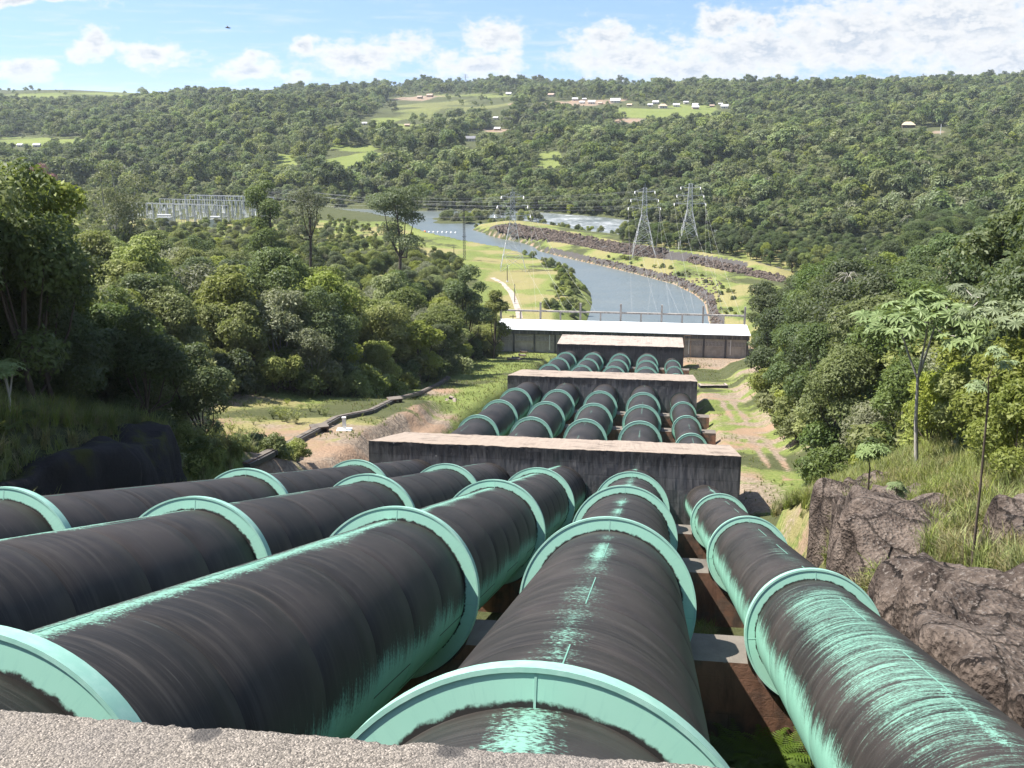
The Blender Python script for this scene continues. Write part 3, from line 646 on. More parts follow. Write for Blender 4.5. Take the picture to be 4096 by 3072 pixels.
# saddle piers under the rings
def pier_mesh(s, Y, xl, xr, drop, zdeep, thick, top):
    zt = float(paxis(0, s, Y)[2])-top; zb = zt-drop
    D, N, a = frame(s); pts = [(xl, zb), (xl, zt)]
    for i in range(5):
        c = paxis(i, s, Y); r = PR[i]+0.06; dz = zt-c[2]; hw = math.sqrt(max(r*r-dz*dz, 0.01)); a0 = math.asin(max(-1, min(1, dz/r)))
        for th in np.linspace(math.pi-a0, 2*math.pi+a0, 17): pts.append((c[0]+r*math.cos(th), c[2]+r*math.sin(th)))
    pts += [(xr, zt), (xr, zb)]
    n = len(pts); tl = math.tan(rad(9.0))
    V = [(x, Y-0.25-tl*(zt-z), z) for x, z in pts]+[(x, Y+thick, z) for x, z in pts]
    F = [tuple(range(n)), tuple(range(2*n-1, n-1, -1))]+[(k, k+n, (k+1) % n+n, (k+1) % n) for k in range(n)]
    return mkmesh('pier', np.array(V), [f[::-1] for f in F])
PL = {(0, 0): 'stained concrete pier under the pipes nearest to the camera', (0, 1): 'dark and reddish concrete pier under the pipes, second above the first block', (0, 2): 'dark concrete pier under the pipes, midway to the first block', (0, 3): 'dark concrete pier under the pipes just above the first block'}
num = ['nearest', 'middle', 'farthest']
for s in range(3):
    for k, Y in enumerate(RINGS[s]):
        lab = PL.get((s, k)) or 'dark concrete pier under the pipes, %s of three between the %s blocks' % (num[k], 'nearer' if s == 1 else 'farther')
        tag(obj('saddle_pier', pier_mesh(s, Y, -22.6, 7.5 if s == 0 else 6.95+(1.1 if s else 0), 3.4 if s == 0 else 2.6, 0, 1.25, 1.32 if s == 0 else 0.75), cm_pier), lab, 'concrete pier', 'saddle piers under the penstocks')
# ------------------------------------------------------------------ foliage
def leafmat(name, c_dark, c_lit, trans=0.35, rough=0.55, hue=0.5, far=False):
    m, g = newmat(name); r = g.rnd(); gp = g.pos()
    n = g.noise(gp, 0.55, 3, 0.6); f = g.noise(gp, 5.0, 2, 0.5)
    if far: n = g.m('ADD', g.m('MULTIPLY', n, 0.45), g.m('MULTIPLY', g.step(g.noise(gp, 0.007, 4, 0.6), 0.35, 0.68), 0.55))
    c = g.mix(g.m('ADD', g.m('MULTIPLY', n, 0.7), g.m('MULTIPLY', g.m('SUBTRACT', f, 0.5), 0.9), clamp=True), c_dark, c_lit)
    hs = g.n('ShaderNodeHueSaturation'); g.put(hs.inputs['Color'], c)
    g.put(hs.inputs['Hue'], g.m('ADD', 0.5-0.035*hue, g.m('MULTIPLY', r, 0.055*hue))); g.put(hs.inputs['Value'], g.m('ADD', 0.72, g.m('MULTIPLY', g.m('FRACT', g.m('MULTIPLY', r, 7.31)), 0.62)))
    g.put(hs.inputs['Saturation'], g.m('ADD', 0.72, g.m('MULTIPLY', g.m('FRACT', g.m('MULTIPLY', r, 3.77)), 0.36)))
    c = hs.outputs[0]
    p = g.pbsdf(c, rough, spec=0.35)
    t = g.n('ShaderNodeBsdfTranslucent'); g.put(t.inputs[0], g.mix(0.5, c, (0.16, 0.20, 0.03)))
    mx_ = g.n('ShaderNodeMixShader'); mx_.inputs[0].default_value = trans; g.nt.links.new(p, mx_.inputs[1]); g.nt.links.new(t.outputs[0], mx_.inputs[2])
    g.out(mx_.outputs[0]); return m
L_mid = leafmat('leaf_mid_green', (0.100, 0.140, 0.028), (0.420, 0.465, 0.115), 0.48)
L_dark = leafmat('leaf_dark_green', (0.034, 0.064, 0.020), (0.190, 0.245, 0.075), 0.42)
L_lime = leafmat('leaf_yellow_green', (0.150, 0.195, 0.030), (0.430, 0.450, 0.100), 0.50, hue=0.25)
L_grey = leafmat('leaf_grey_green', (0.098, 0.112, 0.055), (0.300, 0.315, 0.175), 0.42)
L_far = leafmat('leaf_far_wood', (0.095, 0.135, 0.046), (0.400, 0.470, 0.165), 0.45, hue=0.9, far=True)
L_pink = leafmat('blossom_pink', (0.16, 0.06, 0.08), (0.30, 0.14, 0.17), hue=0.1)
L_straw = leafmat('dry_grass', (0.17, 0.155, 0.055), (0.42, 0.37, 0.17), 0.35, 0.7, hue=0.3)
L_grass = leafmat('green_grass', (0.120, 0.165, 0.030), (0.340, 0.365, 0.095), 0.35, 0.7, hue=0.4)
L_fern = leafmat('fern_green', (0.045, 0.085, 0.012), (0.150, 0.210, 0.035), 0.4, hue=0.1)
L_cec = leafmat('cecropia_leaf', (0.110, 0.160, 0.060), (0.300, 0.360, 0.165), 0.3, hue=0.2)
L_palm = leafmat('palm_leaf', (0.050, 0.065, 0.022), (0.170, 0.180, 0.070), 0.3, hue=0.3)
L_yel = leafmat('yellow_leaf', (0.40, 0.30, 0.02), (0.62, 0.48, 0.04), 0.4, hue=0.05)
def barkmat(name, a, b):
    m, g = newmat(name); gp = g.obj(); n = g.noise(g.vm('MULTIPLY', gp, (3, 3, 1.0)), 1.5, 5, 0.65)
    g.out(g.pbsdf(g.mix(n, a, b), 0.9, g.bump(n, 0.6, 0.05), spec=0.1)); return m
B_dark = barkmat('bark_brown', (0.045, 0.035, 0.027), (0.150, 0.120, 0.095))
B_pale = barkmat('bark_pale', (0.22, 0.20, 0.18), (0.52, 0.49, 0.45))

def leaves(P, Nn, size, rs, aspect=0.55, droop=0.2):
    """one bent diamond per leaf; P points, Nn facing directions"""
    n = len(P); Nn = Nn/(np.linalg.norm(Nn, axis=1)[:, None]+1e-9)
    r = rs.normal(size=(n, 3)); T = np.cross(Nn, r); T /= np.linalg.norm(T, axis=1)[:, None]+1e-9; B = np.cross(Nn, T)
    L = size*rs.uniform(0.6, 1.35, n)[:, None]; W = L*aspect
    tip = P+T*L-Nn*L*droop; V = np.stack([P-T*L*0.25, P+B*W*0.5+T*L*0.3, tip, P-B*W*0.5+T*L*0.3], 1).reshape(-1, 3)
    F = np.arange(4*n).reshape(n, 4); return V, F
def crown_pts(rs, centers, radii, n, squash=0.8, up=0.55, inner=0.25):
    w_ = radii**2; k = rs.choice(len(radii), n, p=w_/w_.sum())
    d = rs.normal(size=(n, 3)); d[:, 2] += up; d /= np.linalg.norm(d, axis=1)[:, None]
    rr_ = radii[k]*np.where(rs.random(n) < inner, rs.uniform(0.35, 0.8, n), rs.uniform(0.82, 1.08, n))
    jag = 1+0.22*fbm(d*2.6+k[:, None]*3.1, 2)
    P = centers[k]+d*(rr_*jag)[:, None]*np.array([1, 1, squash])
    return P, d
def tree_kind(seed, h, cr, ch, nl, leaf, lobes=13, trunk=0.25, flat=0.75, bare=0.35, lean=0.05, facing=0.8):
    rs = np.random.default_rng(seed); mb = MB()
    zc = h-ch*0.52
    # lobes spread over the crown, none alike
    c = []; r_ = []
    for k in range(lobes):
        a = k*2.399+rs.uniform(-.4, .4); q = math.sqrt((k+0.5)/lobes); z = zc+ch*(0.36*(1-q*q)+rs.uniform(-0.42, 0.20)*(0.45+q*.75))
        c.append((math.cos(a)*q*cr*0.72*rs.uniform(.75, 1.15), math.sin(a)*q*cr*0.72*rs.uniform(.75, 1.15), z)); r_.append(cr*rs.uniform(0.26, 0.46))
    c = np.array(c); r_ = np.array(r_); c[:, 2] += (h-(c[:, 2]+r_*flat).max())
    fork = h*bare; top = np.array([rs.uniform(-1, 1)*lean*h, rs.uniform(-1, 1)*lean*h, fork])
    stem = [np.array([0, 0, -0.6]), top*np.array([.3, .3, .45]), top]
    mb.tube(stem, [trunk*1.35, trunk, trunk*0.8], 8, False)
    for k in range(lobes):
        if k % 2 and lobes > 9: continue
        mid = top*0.45+c[k]*0.55+np.array([0, 0, -r_[k]*0.5])+rs.normal(size=3)*0.15*cr*.3
        mb.tube([top-np.array([0, 0, .2]), mid, c[k]+np.array([0, 0, r_[k]*0.15])], [trunk*0.6, trunk*0.36, trunk*0.10], 5, False)
    P, d = crown_pts(rs, c, r_, nl, flat)
    nn = d*facing+rs.normal(size=(nl, 3))*0.55+np.array([0, 0, 0.45])
    V, F = leaves(P, nn, leaf, rs)
    return mb.mesh('trunk', True), mkmesh('crown', V, F)
KINDS = []
def kind(tm, cm, bark, leafm, r, h, kd): tm.materials.append(bark); cm.materials.append(leafm); KINDS.append(dict(t=tm, c=cm, r=r, h=h, k=kd)); return KINDS[-1]
K = {}
K['mid'] = [kind(*tree_kind(11+q, 14, 5.4, 11.5, 14500, 0.36, 17, 0.22, bare=0.22), B_dark, L_mid, 5.2, 14, 'mid') for q in range(3)]
K['dark'] = [kind(*tree_kind(31+q, 15, 5.2, 12.5, 15500, 0.33, 18, 0.24, bare=0.22), B_dark, L_dark, 5.0, 15, 'dark') for q in range(3)]
K['lime'] = [kind(*tree_kind(51+q, 10, 4.6, 8.6, 10500, 0.36, 15, 0.16, bare=0.15), B_dark, L_lime, 4.4, 10, 'lime') for q in range(2)]
K['grey'] = [kind(*tree_kind(71+q, 12, 5.2, 9.0, 6400, 0.36, 14, 0.2, bare=0.2), B_pale, L_grey, 5.0, 12, 'grey') for q in range(2)]
K['shrub'] = [kind(*tree_kind(91+q, 3.6, 2.4, 3.4, 3200, 0.27, 10, 0.07, 0.85, 0.12), B_dark, (L_mid, L_lime, L_dark)[q], 2.3, 3.6, 'shrub') for q in range(3)]
# lighter copies of the kinds for the far wood
def low(seed, leafm, h=11, cr=5.0, ch=7.5, nl=520, leaf=1.15): 
    tm, cm = tree_kind(seed, h, cr, ch, nl, leaf, 9, 0.25, facing=1.1)
    Vt = np.array([v.co[:] for v in tm.vertices]); Vc = np.array([v.co[:] for v in cm.vertices])
    F = [tuple(p.vertices) for p in cm.polygons]
    me = mkmesh('far_tree', Vc, F); me.materials.append(leafm); return me
FARK = [bpy.data.objects.new('kind_far_%d' % q, low(200+q, (L_far, L_far, L_mid, L_far, L_dark, L_grey, L_lime)[q], (11, 13, 10, 9, 13, 9, 8)[q], (5, 4.6, 5.4, 4.4, 5.2, 4.8, 4.2)[q])) for q in range(7)]
MIDK = []
for q, kk in enumerate(KINDS[:10]):
    Vt = np.array([v.co[:] for v in kk['t'].vertices]); Ft = [tuple(p.vertices) for p in kk['t'].polygons]
    nv = len(kk['c'].vertices); Vc = np.empty(nv*3, np.float32); kk['c'].vertices.foreach_get('co', Vc); Vc = Vc.reshape(-1, 3)
    nf = nv//4; F = Ft+(np.arange(nf*4).reshape(nf, 4)+len(Vt)).tolist()
    me = mkmesh('wood_tree', np.concatenate([Vt, Vc]), F); me.materials.append(kk['t'].materials[0]); me.materials.append(kk['c'].materials[0])
    mi = np.zeros(len(me.polygons), np.int32); mi[len(Ft):] = 1; me.polygons.foreach_set('material_index', mi)
    MIDK.append(bpy.data.objects.new('kind_wood_%02d' % q, me))

def plant_tree(kk, x, y, s, rz, label, group=None, name='broadleaf_tree', z=None, sz=None, leafm=None, cat='tree'):
    z = gz(x, y)-0.15 if z is None else z
    t = thing(name, label, cat, (x, y, z), rz, group); t.scale = (s, s, sz or s)
    obj('trunk', kk['t'], None, t); c = obj('crown', kk['c'], None, t)
    if leafm is not None:
        c.material_slots[0].link = 'OBJECT'; c.material_slots[0].material = leafm
    return t

# where woods stand (plan)
def edge_left(y): return np.interp(y, [20, 45, 70, 84, 96, 118, 130, 160, 190, 225, 250, 268, 300, 340, 400, 470, 560], [-31, -33, -36, -47, -55, -50, -41, -38, -37, -42, -39.5, -43, -52, -62, -82, -108, -200])
def edge_right(y): return np.interp(y, [20, 55, 78, 90, 115, 150, 180, 220, 262, 300, 345, 480, 600], [21, 19, 17.5, 16.8, 16.8, 18, 20.5, 24.5, 29.5, 49, 68, 116, 165])
def poisson(x0, x1, y0, y1, d, ok, seed):
    rs = np.random.default_rng(seed); nxg, nyg = int((x1-x0)/d), int((y1-y0)/(d*0.87))
    P = []
    for j in range(nyg):
        for i in range(nxg):
            P.append((x0+(i+0.5*(j % 2)+rs.uniform(.12, .88))*d, y0+(j+rs.uniform(.12, .88))*d*0.87))
    P = np.array(P); return P[ok(P[:, 0], P[:, 1])]
def inview(x, y, m=10.0):
    b = -math.degrees(CAM_YAW); a = np.degrees(np.arctan2(x, y))-b; mm = np.degrees(np.arctan2(m, np.hypot(x, y)))
    return np.abs(a) < 26.6+mm
_q = rd(440, 466); SWX, SWY = float(_q[0]/_q[1]*522), 522.0
def okl(x, y):
    q = (x < edge_left(y)) & inview(x, y, 12)
    s_ = np.where(y > 268, sdist(x, y, P_LEFT), 99); q &= (s_ > 4)
    sub = (np.abs(x-SWX) < 40) & (np.abs(y-SWY) < 44)
    return q & ~sub
def okr(x, y):
    q = (x > edge_right(y)) & inview(x, y, 12); s_ = np.where(y > 268, sdist(x, y, P_RIGHT), 9); return q & (s_ > 4)
TL = poisson(-420, -28, 46, 640, 7.0, okl, 5); TR = poisson(16, 330, 52, 520, 7.0, okr, 6)
def okd(x, y):                        # behind the dyke, before the rapids
    u, v, _ = to_px(np.c_[x, y, np.full(len(x), -61.0)]); u = u*2212/4096
    dk = np.array(DYKE); o_ = np.argsort(dk[:, 0]); beyond = y > np.interp(x, dk[o_, 0], dk[o_, 1])
    return (sdist(x, y, P_RIGHT) > 2.5) & (pline(x, y, DYKE) > 6.5) & beyond & (u > 1345) & (x < edge_right(y)+4)
TD = poisson(-20, 230, 300, 540, 6.2, okd, 16)
TP = np.concatenate([TL, TR, TD]); side = np.r_[np.zeros(len(TL)), np.ones(len(TR)), np.ones(len(TD))]
tz = H(TP[:, 0], TP[:, 1]); dd = np.hypot(TP[:, 0], TP[:, 1])
zone = fbm2(TP[:, 0], TP[:, 1], 34, 2, 8.0)
rs = np.random.default_rng(99)
kn = []
for i in range(len(TP)):
    q = rs.random()+0.35*zone[i]
    if side[i] < 0.5: kd = 'mid' if q < 0.36 else 'dark' if q < 0.46 else 'grey' if q < 0.64 else 'lime'
    else: kd = 'dark' if q < 0.72 else 'mid' if q < 0.95 else 'grey' if q < 0.99 else 'lime'
    if side[i] < .5 and dd[i] < 92: kd = 'dark' if rs.random() < 0.7 else 'mid'
    kn.append(kd)
# trees right at the wood's edge are lower
eg = np.where(side < .5, edge_left(TP[:, 1])-TP[:, 0], TP[:, 0]-edge_right(TP[:, 1]))
hs = rs.uniform(0.8, 1.22, len(TP))*np.where(eg < 5, 0.85, 1.0)*np.where((side < .5) & (TP[:, 1] < 100), 1.0, 1.0)
hs = np.where((side > .5) & (dd < 95), hs*0.78, hs); hs[len(TL)+len(TR):] *= 0.55
sl0 = np.where(TP[:, 1] > 268, sdist(TP[:, 0], TP[:, 1], P_LEFT), 999); hs = np.where((side < .5) & (TP[:, 1] > 380) & (sl0 < 55) & (TP[:, 0] > -330), hs*0.55, hs)
hs = np.where((side < .5) & (dd > 270), hs*np.interp(dd, [270, 340, 420], [.75, .55, .42]), hs); hs = np.where((side < .5) & (dd < 86), hs*np.interp(TP[:, 0]/TP[:, 1], [-.72, -.62, -.5], [.95, .78, .66]), hs)
order = np.argsort(dd/hs); ind = order[:280]; rest = order[280:]
LK = {'mid': 'mid green tree', 'dark': 'dark green tree', 'lime': 'yellow-green tree', 'grey': 'dull grey-green tree'}
def where_label(kd, sd, d, e):
    if sd < .5:
        w_ = 'at the edge of the left wood beside the grassy strip' if e < 8 and d > 95 else 'in the shade above the black rock on the left' if d < 95 else ('in the front rows' if d < 150 else 'midway' if d < 190 else 'towards the back')+' inside the wood left of the pipes'
    else: w_ = 'at the edge of the right wood beside the dirt track' if e < 8 and d > 85 else 'on the slope above the right-hand boulders' if d < 85 else ('in the front rows' if d < 130 else 'midway' if d < 180 else 'towards the back')+' inside the wood right of the pipes'
    return LK[kd]+' '+w_
for i in ind:
    kk = K[kn[i]][int(rs.integers(len(K[kn[i]])))]; lab = where_label(kn[i], side[i], dd[i], eg[i])
    plant_tree(kk, TP[i, 0], TP[i, 1], hs[i], rs.uniform(0, 6.28), lab, lab, sz=hs[i]*rs.uniform(.9, 1.15))
MI = {'mid': (0, 1, 2), 'dark': (3, 4, 5), 'lime': (6, 7), 'grey': (8, 9)}
scatter('wood', np.c_[TP[rest], tz[rest]-0.15], np.c_[np.zeros((len(rest), 2)), rs.uniform(0, 6.28, len(rest))], hs[rest], [rs.choice(MI[kn[i]]) for i in rest], MIDK, 'unbroken wood on both sides beyond the nearer trees', 'wood')
# undergrowth that closes the wood's edge
for sd, ef, rng_y in ((0, edge_left, (62, 262)), (1, edge_right, (58, 262))):
    y = rng_y[0]
    while y < rng_y[1]:
        if not (sd == 0 and 84 < y < 118 and rs.random() < 0.45):
            x = float(ef(np.array(y)))+(rs.uniform(-7, 1.2) if sd == 0 else rs.uniform(-1.2, 6)); s_ = rs.uniform(0.8, 1.7); q = int(rs.integers(3))
            lab = ('mid green', 'yellow-green', 'dark green')[q]+' shrub along the foot of the '+('left' if sd == 0 else 'right')+' wood'
            plant_tree(K['shrub'][q], x, y, s_, rs.uniform(0, 6.28), lab, lab, 'shrub', cat='shrub')
        y += rs.uniform(1.6, 3.4)

# far wood over the opposite hills; house plots stay open to the valley
_z2 = [(663, 612, 6), (600, 622, 5), (1160, 602, 6), (1430, 610, 6), (1580, 636, 6), (1640, 633, 5), (1625, 655, 5), (1685, 657, 8), (1740, 660, 5), (1835, 648, 10), (1925, 672, 5), (2090, 657, 6), (2055, 672, 5), (2135, 682, 8), (1080, 754, 6), (1090, 824, 6), (920, 893, 8), (250, 787, 5), (520, 799, 4)]
_z3 = [(15, 676, 7), (75, 654, 5), (135, 672, 6), (135, 690, 7), (240, 676, 5), (295, 664, 5), (320, 684, 8), (1478, 806, 13), (1683, 850, 14)]
HPX = [((1300+a*.633)*.54, b*.633*.54, c) for a, b, c in _z2]+[((2696+a*.633)*.54, b*.633*.54, c) for a, b, c in _z3]+[(130*.633*.54, 926*.342, 6), (235*.633*.54, 928*.342, 7)]
def far_points():
    r2 = np.random.default_rng(3); n = 60000
    a = r2.uniform(-35, 20.5, n); d = np.sqrt(r2.uniform(360.0**2, 2350.0**2, n))
    keep = r2.random(n) < np.clip(1.35-d/2600, 0.35, 1)
    x = d*np.sin(np.radians(a)); y = d*np.cos(np.radians(a)); x, y = x[keep], y[keep]
    sf = sdist(x, y, P_FAR); q = sf > 2; x, y, sf = x[q], y[q], sf[q]; z = H(x, y)
    s_ = r2.uniform(0.45, 1.25, len(x))*np.where(sf < 25, 0.6, 1)*np.clip(1+0.7*fbm2(x, y, 45, 2, 9.0), .55, 1.6)
    u, v, _ = to_px(np.c_[x, y, z]); u *= 2212/4096; v *= 1659/3072; v2 = v-9*s_*4186/np.hypot(x, y)*2212/4096*0.8
    bad = np.zeros(len(x), bool)
    for cx, cy_, rx, ry, k in FIELDS+[(a_, b_, c_, d_, 1.0) for a_, b_, c_, d_ in DIRTS]:
        for vv in (v, (v+v2)/2, v2): bad |= (np.hypot((u-cx)/rx, (vv-cy_)/ry) < 0.97) & (r2.random(len(x)) < (0.93 if k > 0.6 else 0.66))
    for hu, hv, hw in HPX:
        bad |= (np.abs(u-hu) < hw+5*s_*4186/np.hypot(x, y)*0.54) & (v-15*s_*4186/np.hypot(x, y)*.54 < hv+1) & (v > hv-3)
    ok = ~bad; kd = r2.choice(7, len(x), p=[.24, .2, .14, .14, .14, .10, .04])
    return np.c_[x, y, z-0.2][ok], s_[ok], kd[ok], r2.uniform(0, 6.28, ok.sum()), sf[ok]
FP, FS, FK, FRt, FSF = far_points()
r4 = np.random.default_rng(44); bk = np.array([(-330, 668)]+far_bank+[(180, 475), (330, 410)]); bt_ = r4.uniform(0, len(bk)-1.001, 900); bi = bt_.astype(int); bf = (bt_-bi)[:, None]
bp = bk[bi]*(1-bf)+bk[bi+1]*bf+np.c_[r4.uniform(-3, 6, 900), r4.uniform(1, 20, 900)]; bp = bp[sdist(bp[:, 0], bp[:, 1], P_FAR) > 0.5]; nb_ = len(bp)
FP = np.concatenate([FP, np.c_[bp, H(bp[:, 0], bp[:, 1])-.3]]); FS = np.r_[FS, r4.uniform(.35, .8, nb_)]; FK = np.r_[FK, r4.choice(7, nb_)]; FRt = np.r_[FRt, r4.uniform(0, 6.28, nb_)]
print('far trees', len(FP), 'near', len(TP))
fo = scatter('far_wood', FP, np.c_[np.zeros((len(FP), 2)), FRt], FS, FK, FARK, 'dense forest covering the far hillside beyond the river', 'forest')
# ------------------------------------------------------------------ rocks
rockm, g = newmat('weathered_rock')
gp = g.pos(); x, y, z = g.sep(gp); nz = g.sep(g.n('ShaderNodeNewGeometry').outputs['Normal'])[2]
n1 = g.noise(gp, 0.9, 6, 0.62); n2 = g.noise(gp, 9.0, 5, 0.7); stv = g.noise(g.xyz(g.m('MULTIPLY', x, 2.2), g.m('MULTIPLY', y, 2.2), g.m('MULTIPLY', z, 0.25)), 1.0, 5, 0.6); vv = g.voro(gp, 7.0)
crack = g.step(g.voro(g.vm('ADD', gp, g.vm('SCALE', g.xyz(n1, n2, n1), sc=.9)), 0.55, 'DISTANCE_TO_EDGE'), 0.0, 0.035)
rc = g.mix(g.step(n1, 0.3, 0.72), (0.055, 0.042, 0.035), (0.195, 0.155, 0.128))
rc = g.mix(g.m('MULTIPLY', g.m('SUBTRACT', 1.0, crack), 0.6), rc, (0.022, 0.018, 0.015))
rc = g.mix(g.m('MULTIPLY', g.step(stv, 0.52, 0.68), g.step(nz, 0.75, 0.35)), rc, (0.045, 0.036, 0.032))
rc = g.mix(g.m('MULTIPLY', g.step(stv, 0.42, 0.30), 0.5), rc, (0.205, 0.17, 0.145))
rc = g.mix(g.m('MULTIPLY', g.step(nz, 0.6, 0.9), g.step(n2, 0.52, 0.66)), rc, (0.24, 0.21, 0.185))
g.out(g.pbsdf(rc, 0.93, g.bump(g.m('ADD', g.m('ADD', g.m('MULTIPLY', n1, 2.0), n2), g.m('ADD', g.m('MULTIPLY', vv, 0.9), g.m('MULTIPLY', crack, 1.6))), 1.0, 0.16), spec=0.12))
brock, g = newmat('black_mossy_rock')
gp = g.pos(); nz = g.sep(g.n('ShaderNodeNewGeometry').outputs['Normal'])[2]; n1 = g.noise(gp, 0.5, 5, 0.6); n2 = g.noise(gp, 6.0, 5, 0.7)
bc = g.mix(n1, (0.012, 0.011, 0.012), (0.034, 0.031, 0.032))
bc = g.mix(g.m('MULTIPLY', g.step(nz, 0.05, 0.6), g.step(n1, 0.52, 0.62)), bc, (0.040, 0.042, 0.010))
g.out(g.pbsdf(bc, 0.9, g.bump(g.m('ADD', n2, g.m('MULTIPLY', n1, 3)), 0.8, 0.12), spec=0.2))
def boulder(seed, sx, sy, h, flute=0.13, rough=0.10, square=4.2):
    """blocky water-worn rock: flat top, upright fluted sides"""
    nh, na = 30, 112; V = []; r2 = np.random.default_rng(seed); ph = r2.uniform(0, 6.28, 6); a = np.linspace(0, 2*np.pi, na, endpoint=False)
    ca, sa = np.cos(a), np.sin(a); sup = (np.abs(ca)**square+np.abs(sa)**square)**(-1/square)
    for j in range(nh+1):
        t = j/nh                                # 0 base .. 1 centre of the top
        if t < 0.70:
            q = t/0.70; z = h*q*0.95; k = 1.0-0.07*q-0.05*max(0, (q-0.8)/0.2)**2
        elif t < 0.80: q = (t-0.70)/0.10; z = h*(0.95+0.05*math.sin(q*1.57)); k = 0.88-0.10*(1-math.cos(q*1.57))
        else: q = (t-0.80)/0.20; z = h; k = 0.78*(1-q)
        fl = 1+flute*(0.5*np.sin(3*a+ph[0]+.5*t)-0.8*np.abs(np.sin(3.5*a+ph[1]))**0.6*0.6+0.5*np.abs(np.sin(6*a+ph[2]+.4*math.sin(4*t)))-0.1)
        V.append(np.stack([sx*k*sup*fl*ca, sy*k*sup*fl*sa, np.full(na, z)], 1))
    V = np.concatenate(V); sc = 1/max(0.6, h*0.22); W_ = V*np.array([1, 1, .45])*sc
    d = fbm(W_+seed*3.7, 5, 0.52); rad_ = V*np.array([1, 1, 0]); rad_ /= np.linalg.norm(rad_, axis=1)[:, None]+1e-3
    V += rad_*(d*rough*min(sx, sy)*1.5)[:, None]
    V[:, 2] += (0.11*h*fbm(V*np.array([.6, .6, .1])*sc+seed, 3)+0.10*(V[:, 0]*math.cos(ph[4])+V[:, 1]*math.sin(ph[4])))*sst(V[:, 2], h*.45, h)
    V[:, 2] -= 0.4
    F = [(j*na+k, j*na+(k+1) % na, (j+1)*na+(k+1) % na, (j+1)*na+k) for j in range(nh) for k in range(na)]
    return mkmesh('boulder', V, F, True)
def rock(name, seed, px, Y, sx, sy, h, rz, mat, label, group, ztop=None, **k):
    """px: view pixel of the rock's top at distance Y"""
    q = rd(*px); q = q/q[1]*Y
    base = q[2]-h
    o = obj(name, boulder(seed, sx, sy, h+0.4, **k), mat, None, (q[0], Y, base), (0, 0, rz)); return tag(o, label, 'rock', group)
GR = 'boulders along the right side of the pipes'
rock('boulder', 1, (2005, 1150), 40.0, 3.6, 4.4, 8.0, 0.10, rockm, 'big fluted grey boulder with a pale flat top beside the thin pipe', GR, flute=.15)
rock('boulder', 2, (1868, 1092), 49.5, 1.5, 2.6, 8.0, -0.1, rockm, 'tall narrow boulder behind the big fluted one', GR, flute=.16)
rock('boulder', 3, (1826, 1072), 55.0, 1.3, 2.2, 7.5, 0.3, rockm, 'dark upright boulder at the far end of the row by the green strip', GR, flute=.16)
rock('boulder', 4, (1968, 1060), 49.5, 2.0, 1.5, 2.6, 0.2, rockm, 'low flat-topped boulder in the grass behind the big one', GR, flute=.08)
rock('boulder', 5, (2064, 1278), 28.8, 1.8, 3.2, 7.0, 0.25, rockm, 'rounded boulder beside the thin pipe, between the grass clumps', GR, flute=.14)
rock('boulder', 6, (2195, 1325), 24.2, 2.0, 2.9, 7.5, -0.1, rockm, 'pitted brown boulder at the right edge close to the thin pipe', GR, flute=.18)
rock('boulder', 7, (2250, 1110), 34.0, 1.5, 2.4, 6.0, 0.1, rockm, 'dark rock standing at the right edge above the dry grass', GR, flute=.13)
rock('boulder', 8, (1880, 1034), 58.0, 1.4, 1.2, 2.6, 0.7, rockm, 'small boulder behind the umbrella-leaved sapling', GR, flute=.08)
rock('boulder', 9, (2280, 1430), 20.0, 2.2, 3.4, 7.5, 0.2, rockm, 'lowest boulder at the right edge, light streaks on its brown side', GR, flute=.18)
rock('boulder', 10, (1928, 1118), 45.5, 1.7, 3.0, 7.5, -0.25, rockm, 'fluted boulder between the tall narrow one and the big one', GR, flute=.16)
rock('boulder', 11, (2125, 1318), 26.8, 1.6, 2.6, 7.0, 0.3, rockm, 'boulder wedged between the rounded one and the pitted one', GR, flute=.16)
GB = 'black rocks on the left'
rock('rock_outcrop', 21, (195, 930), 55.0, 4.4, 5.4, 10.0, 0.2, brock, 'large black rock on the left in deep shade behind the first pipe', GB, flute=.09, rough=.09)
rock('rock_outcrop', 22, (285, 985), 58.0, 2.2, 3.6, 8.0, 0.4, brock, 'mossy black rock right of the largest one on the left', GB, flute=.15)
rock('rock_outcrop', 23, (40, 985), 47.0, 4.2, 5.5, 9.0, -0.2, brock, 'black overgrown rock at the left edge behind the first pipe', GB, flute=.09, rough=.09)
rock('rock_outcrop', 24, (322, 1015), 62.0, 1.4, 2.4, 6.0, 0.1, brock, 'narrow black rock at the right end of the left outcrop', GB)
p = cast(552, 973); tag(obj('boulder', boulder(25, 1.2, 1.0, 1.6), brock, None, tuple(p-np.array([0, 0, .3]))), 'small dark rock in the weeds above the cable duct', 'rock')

# ------------------------------------------------------------------ grasses, ferns, small plants
def tuft(seed, n, h, w_, spread):
    r2 = np.random.default_rng(seed); V = []; F = []
    for k in range(n):
        a = r2.uniform(0, 6.28); b = r2.uniform(0, 6.28); q = r2.uniform(0, spread)*0.35; l = h*r2.uniform(.55, 1.2); s_ = spread*r2.uniform(.3, 1.3)
        p0 = np.array([math.cos(b)*q, math.sin(b)*q, -0.05]); d = np.array([math.cos(a), math.sin(a), 0]); t = np.array([-d[1], d[0], 0])*w_
        p1 = p0+d*s_*.3+np.array([0, 0, l*.6]); p2 = p0+d*s_+np.array([0, 0, l*r2.uniform(.7, 1.0)]); i = len(V)
        V += [p0-t, p0+t, p1+t*.8, p1-t*.8, p2]; F += [(i, i+1, i+2, i+3), (i+3, i+2, i+4)]
    return mkmesh('tuft', np.array(V), F)
TU = [proto('kind_tuft_%d' % q, tuft(q, 26, (0.75, 0.95, 0.5, 0.6)[q], 0.013, (0.35, 0.5, 0.3, 0.4)[q]), (L_straw, L_grass, L_grass, L_straw)[q]) for q in range(4)]
r2 = np.random.default_rng(12)
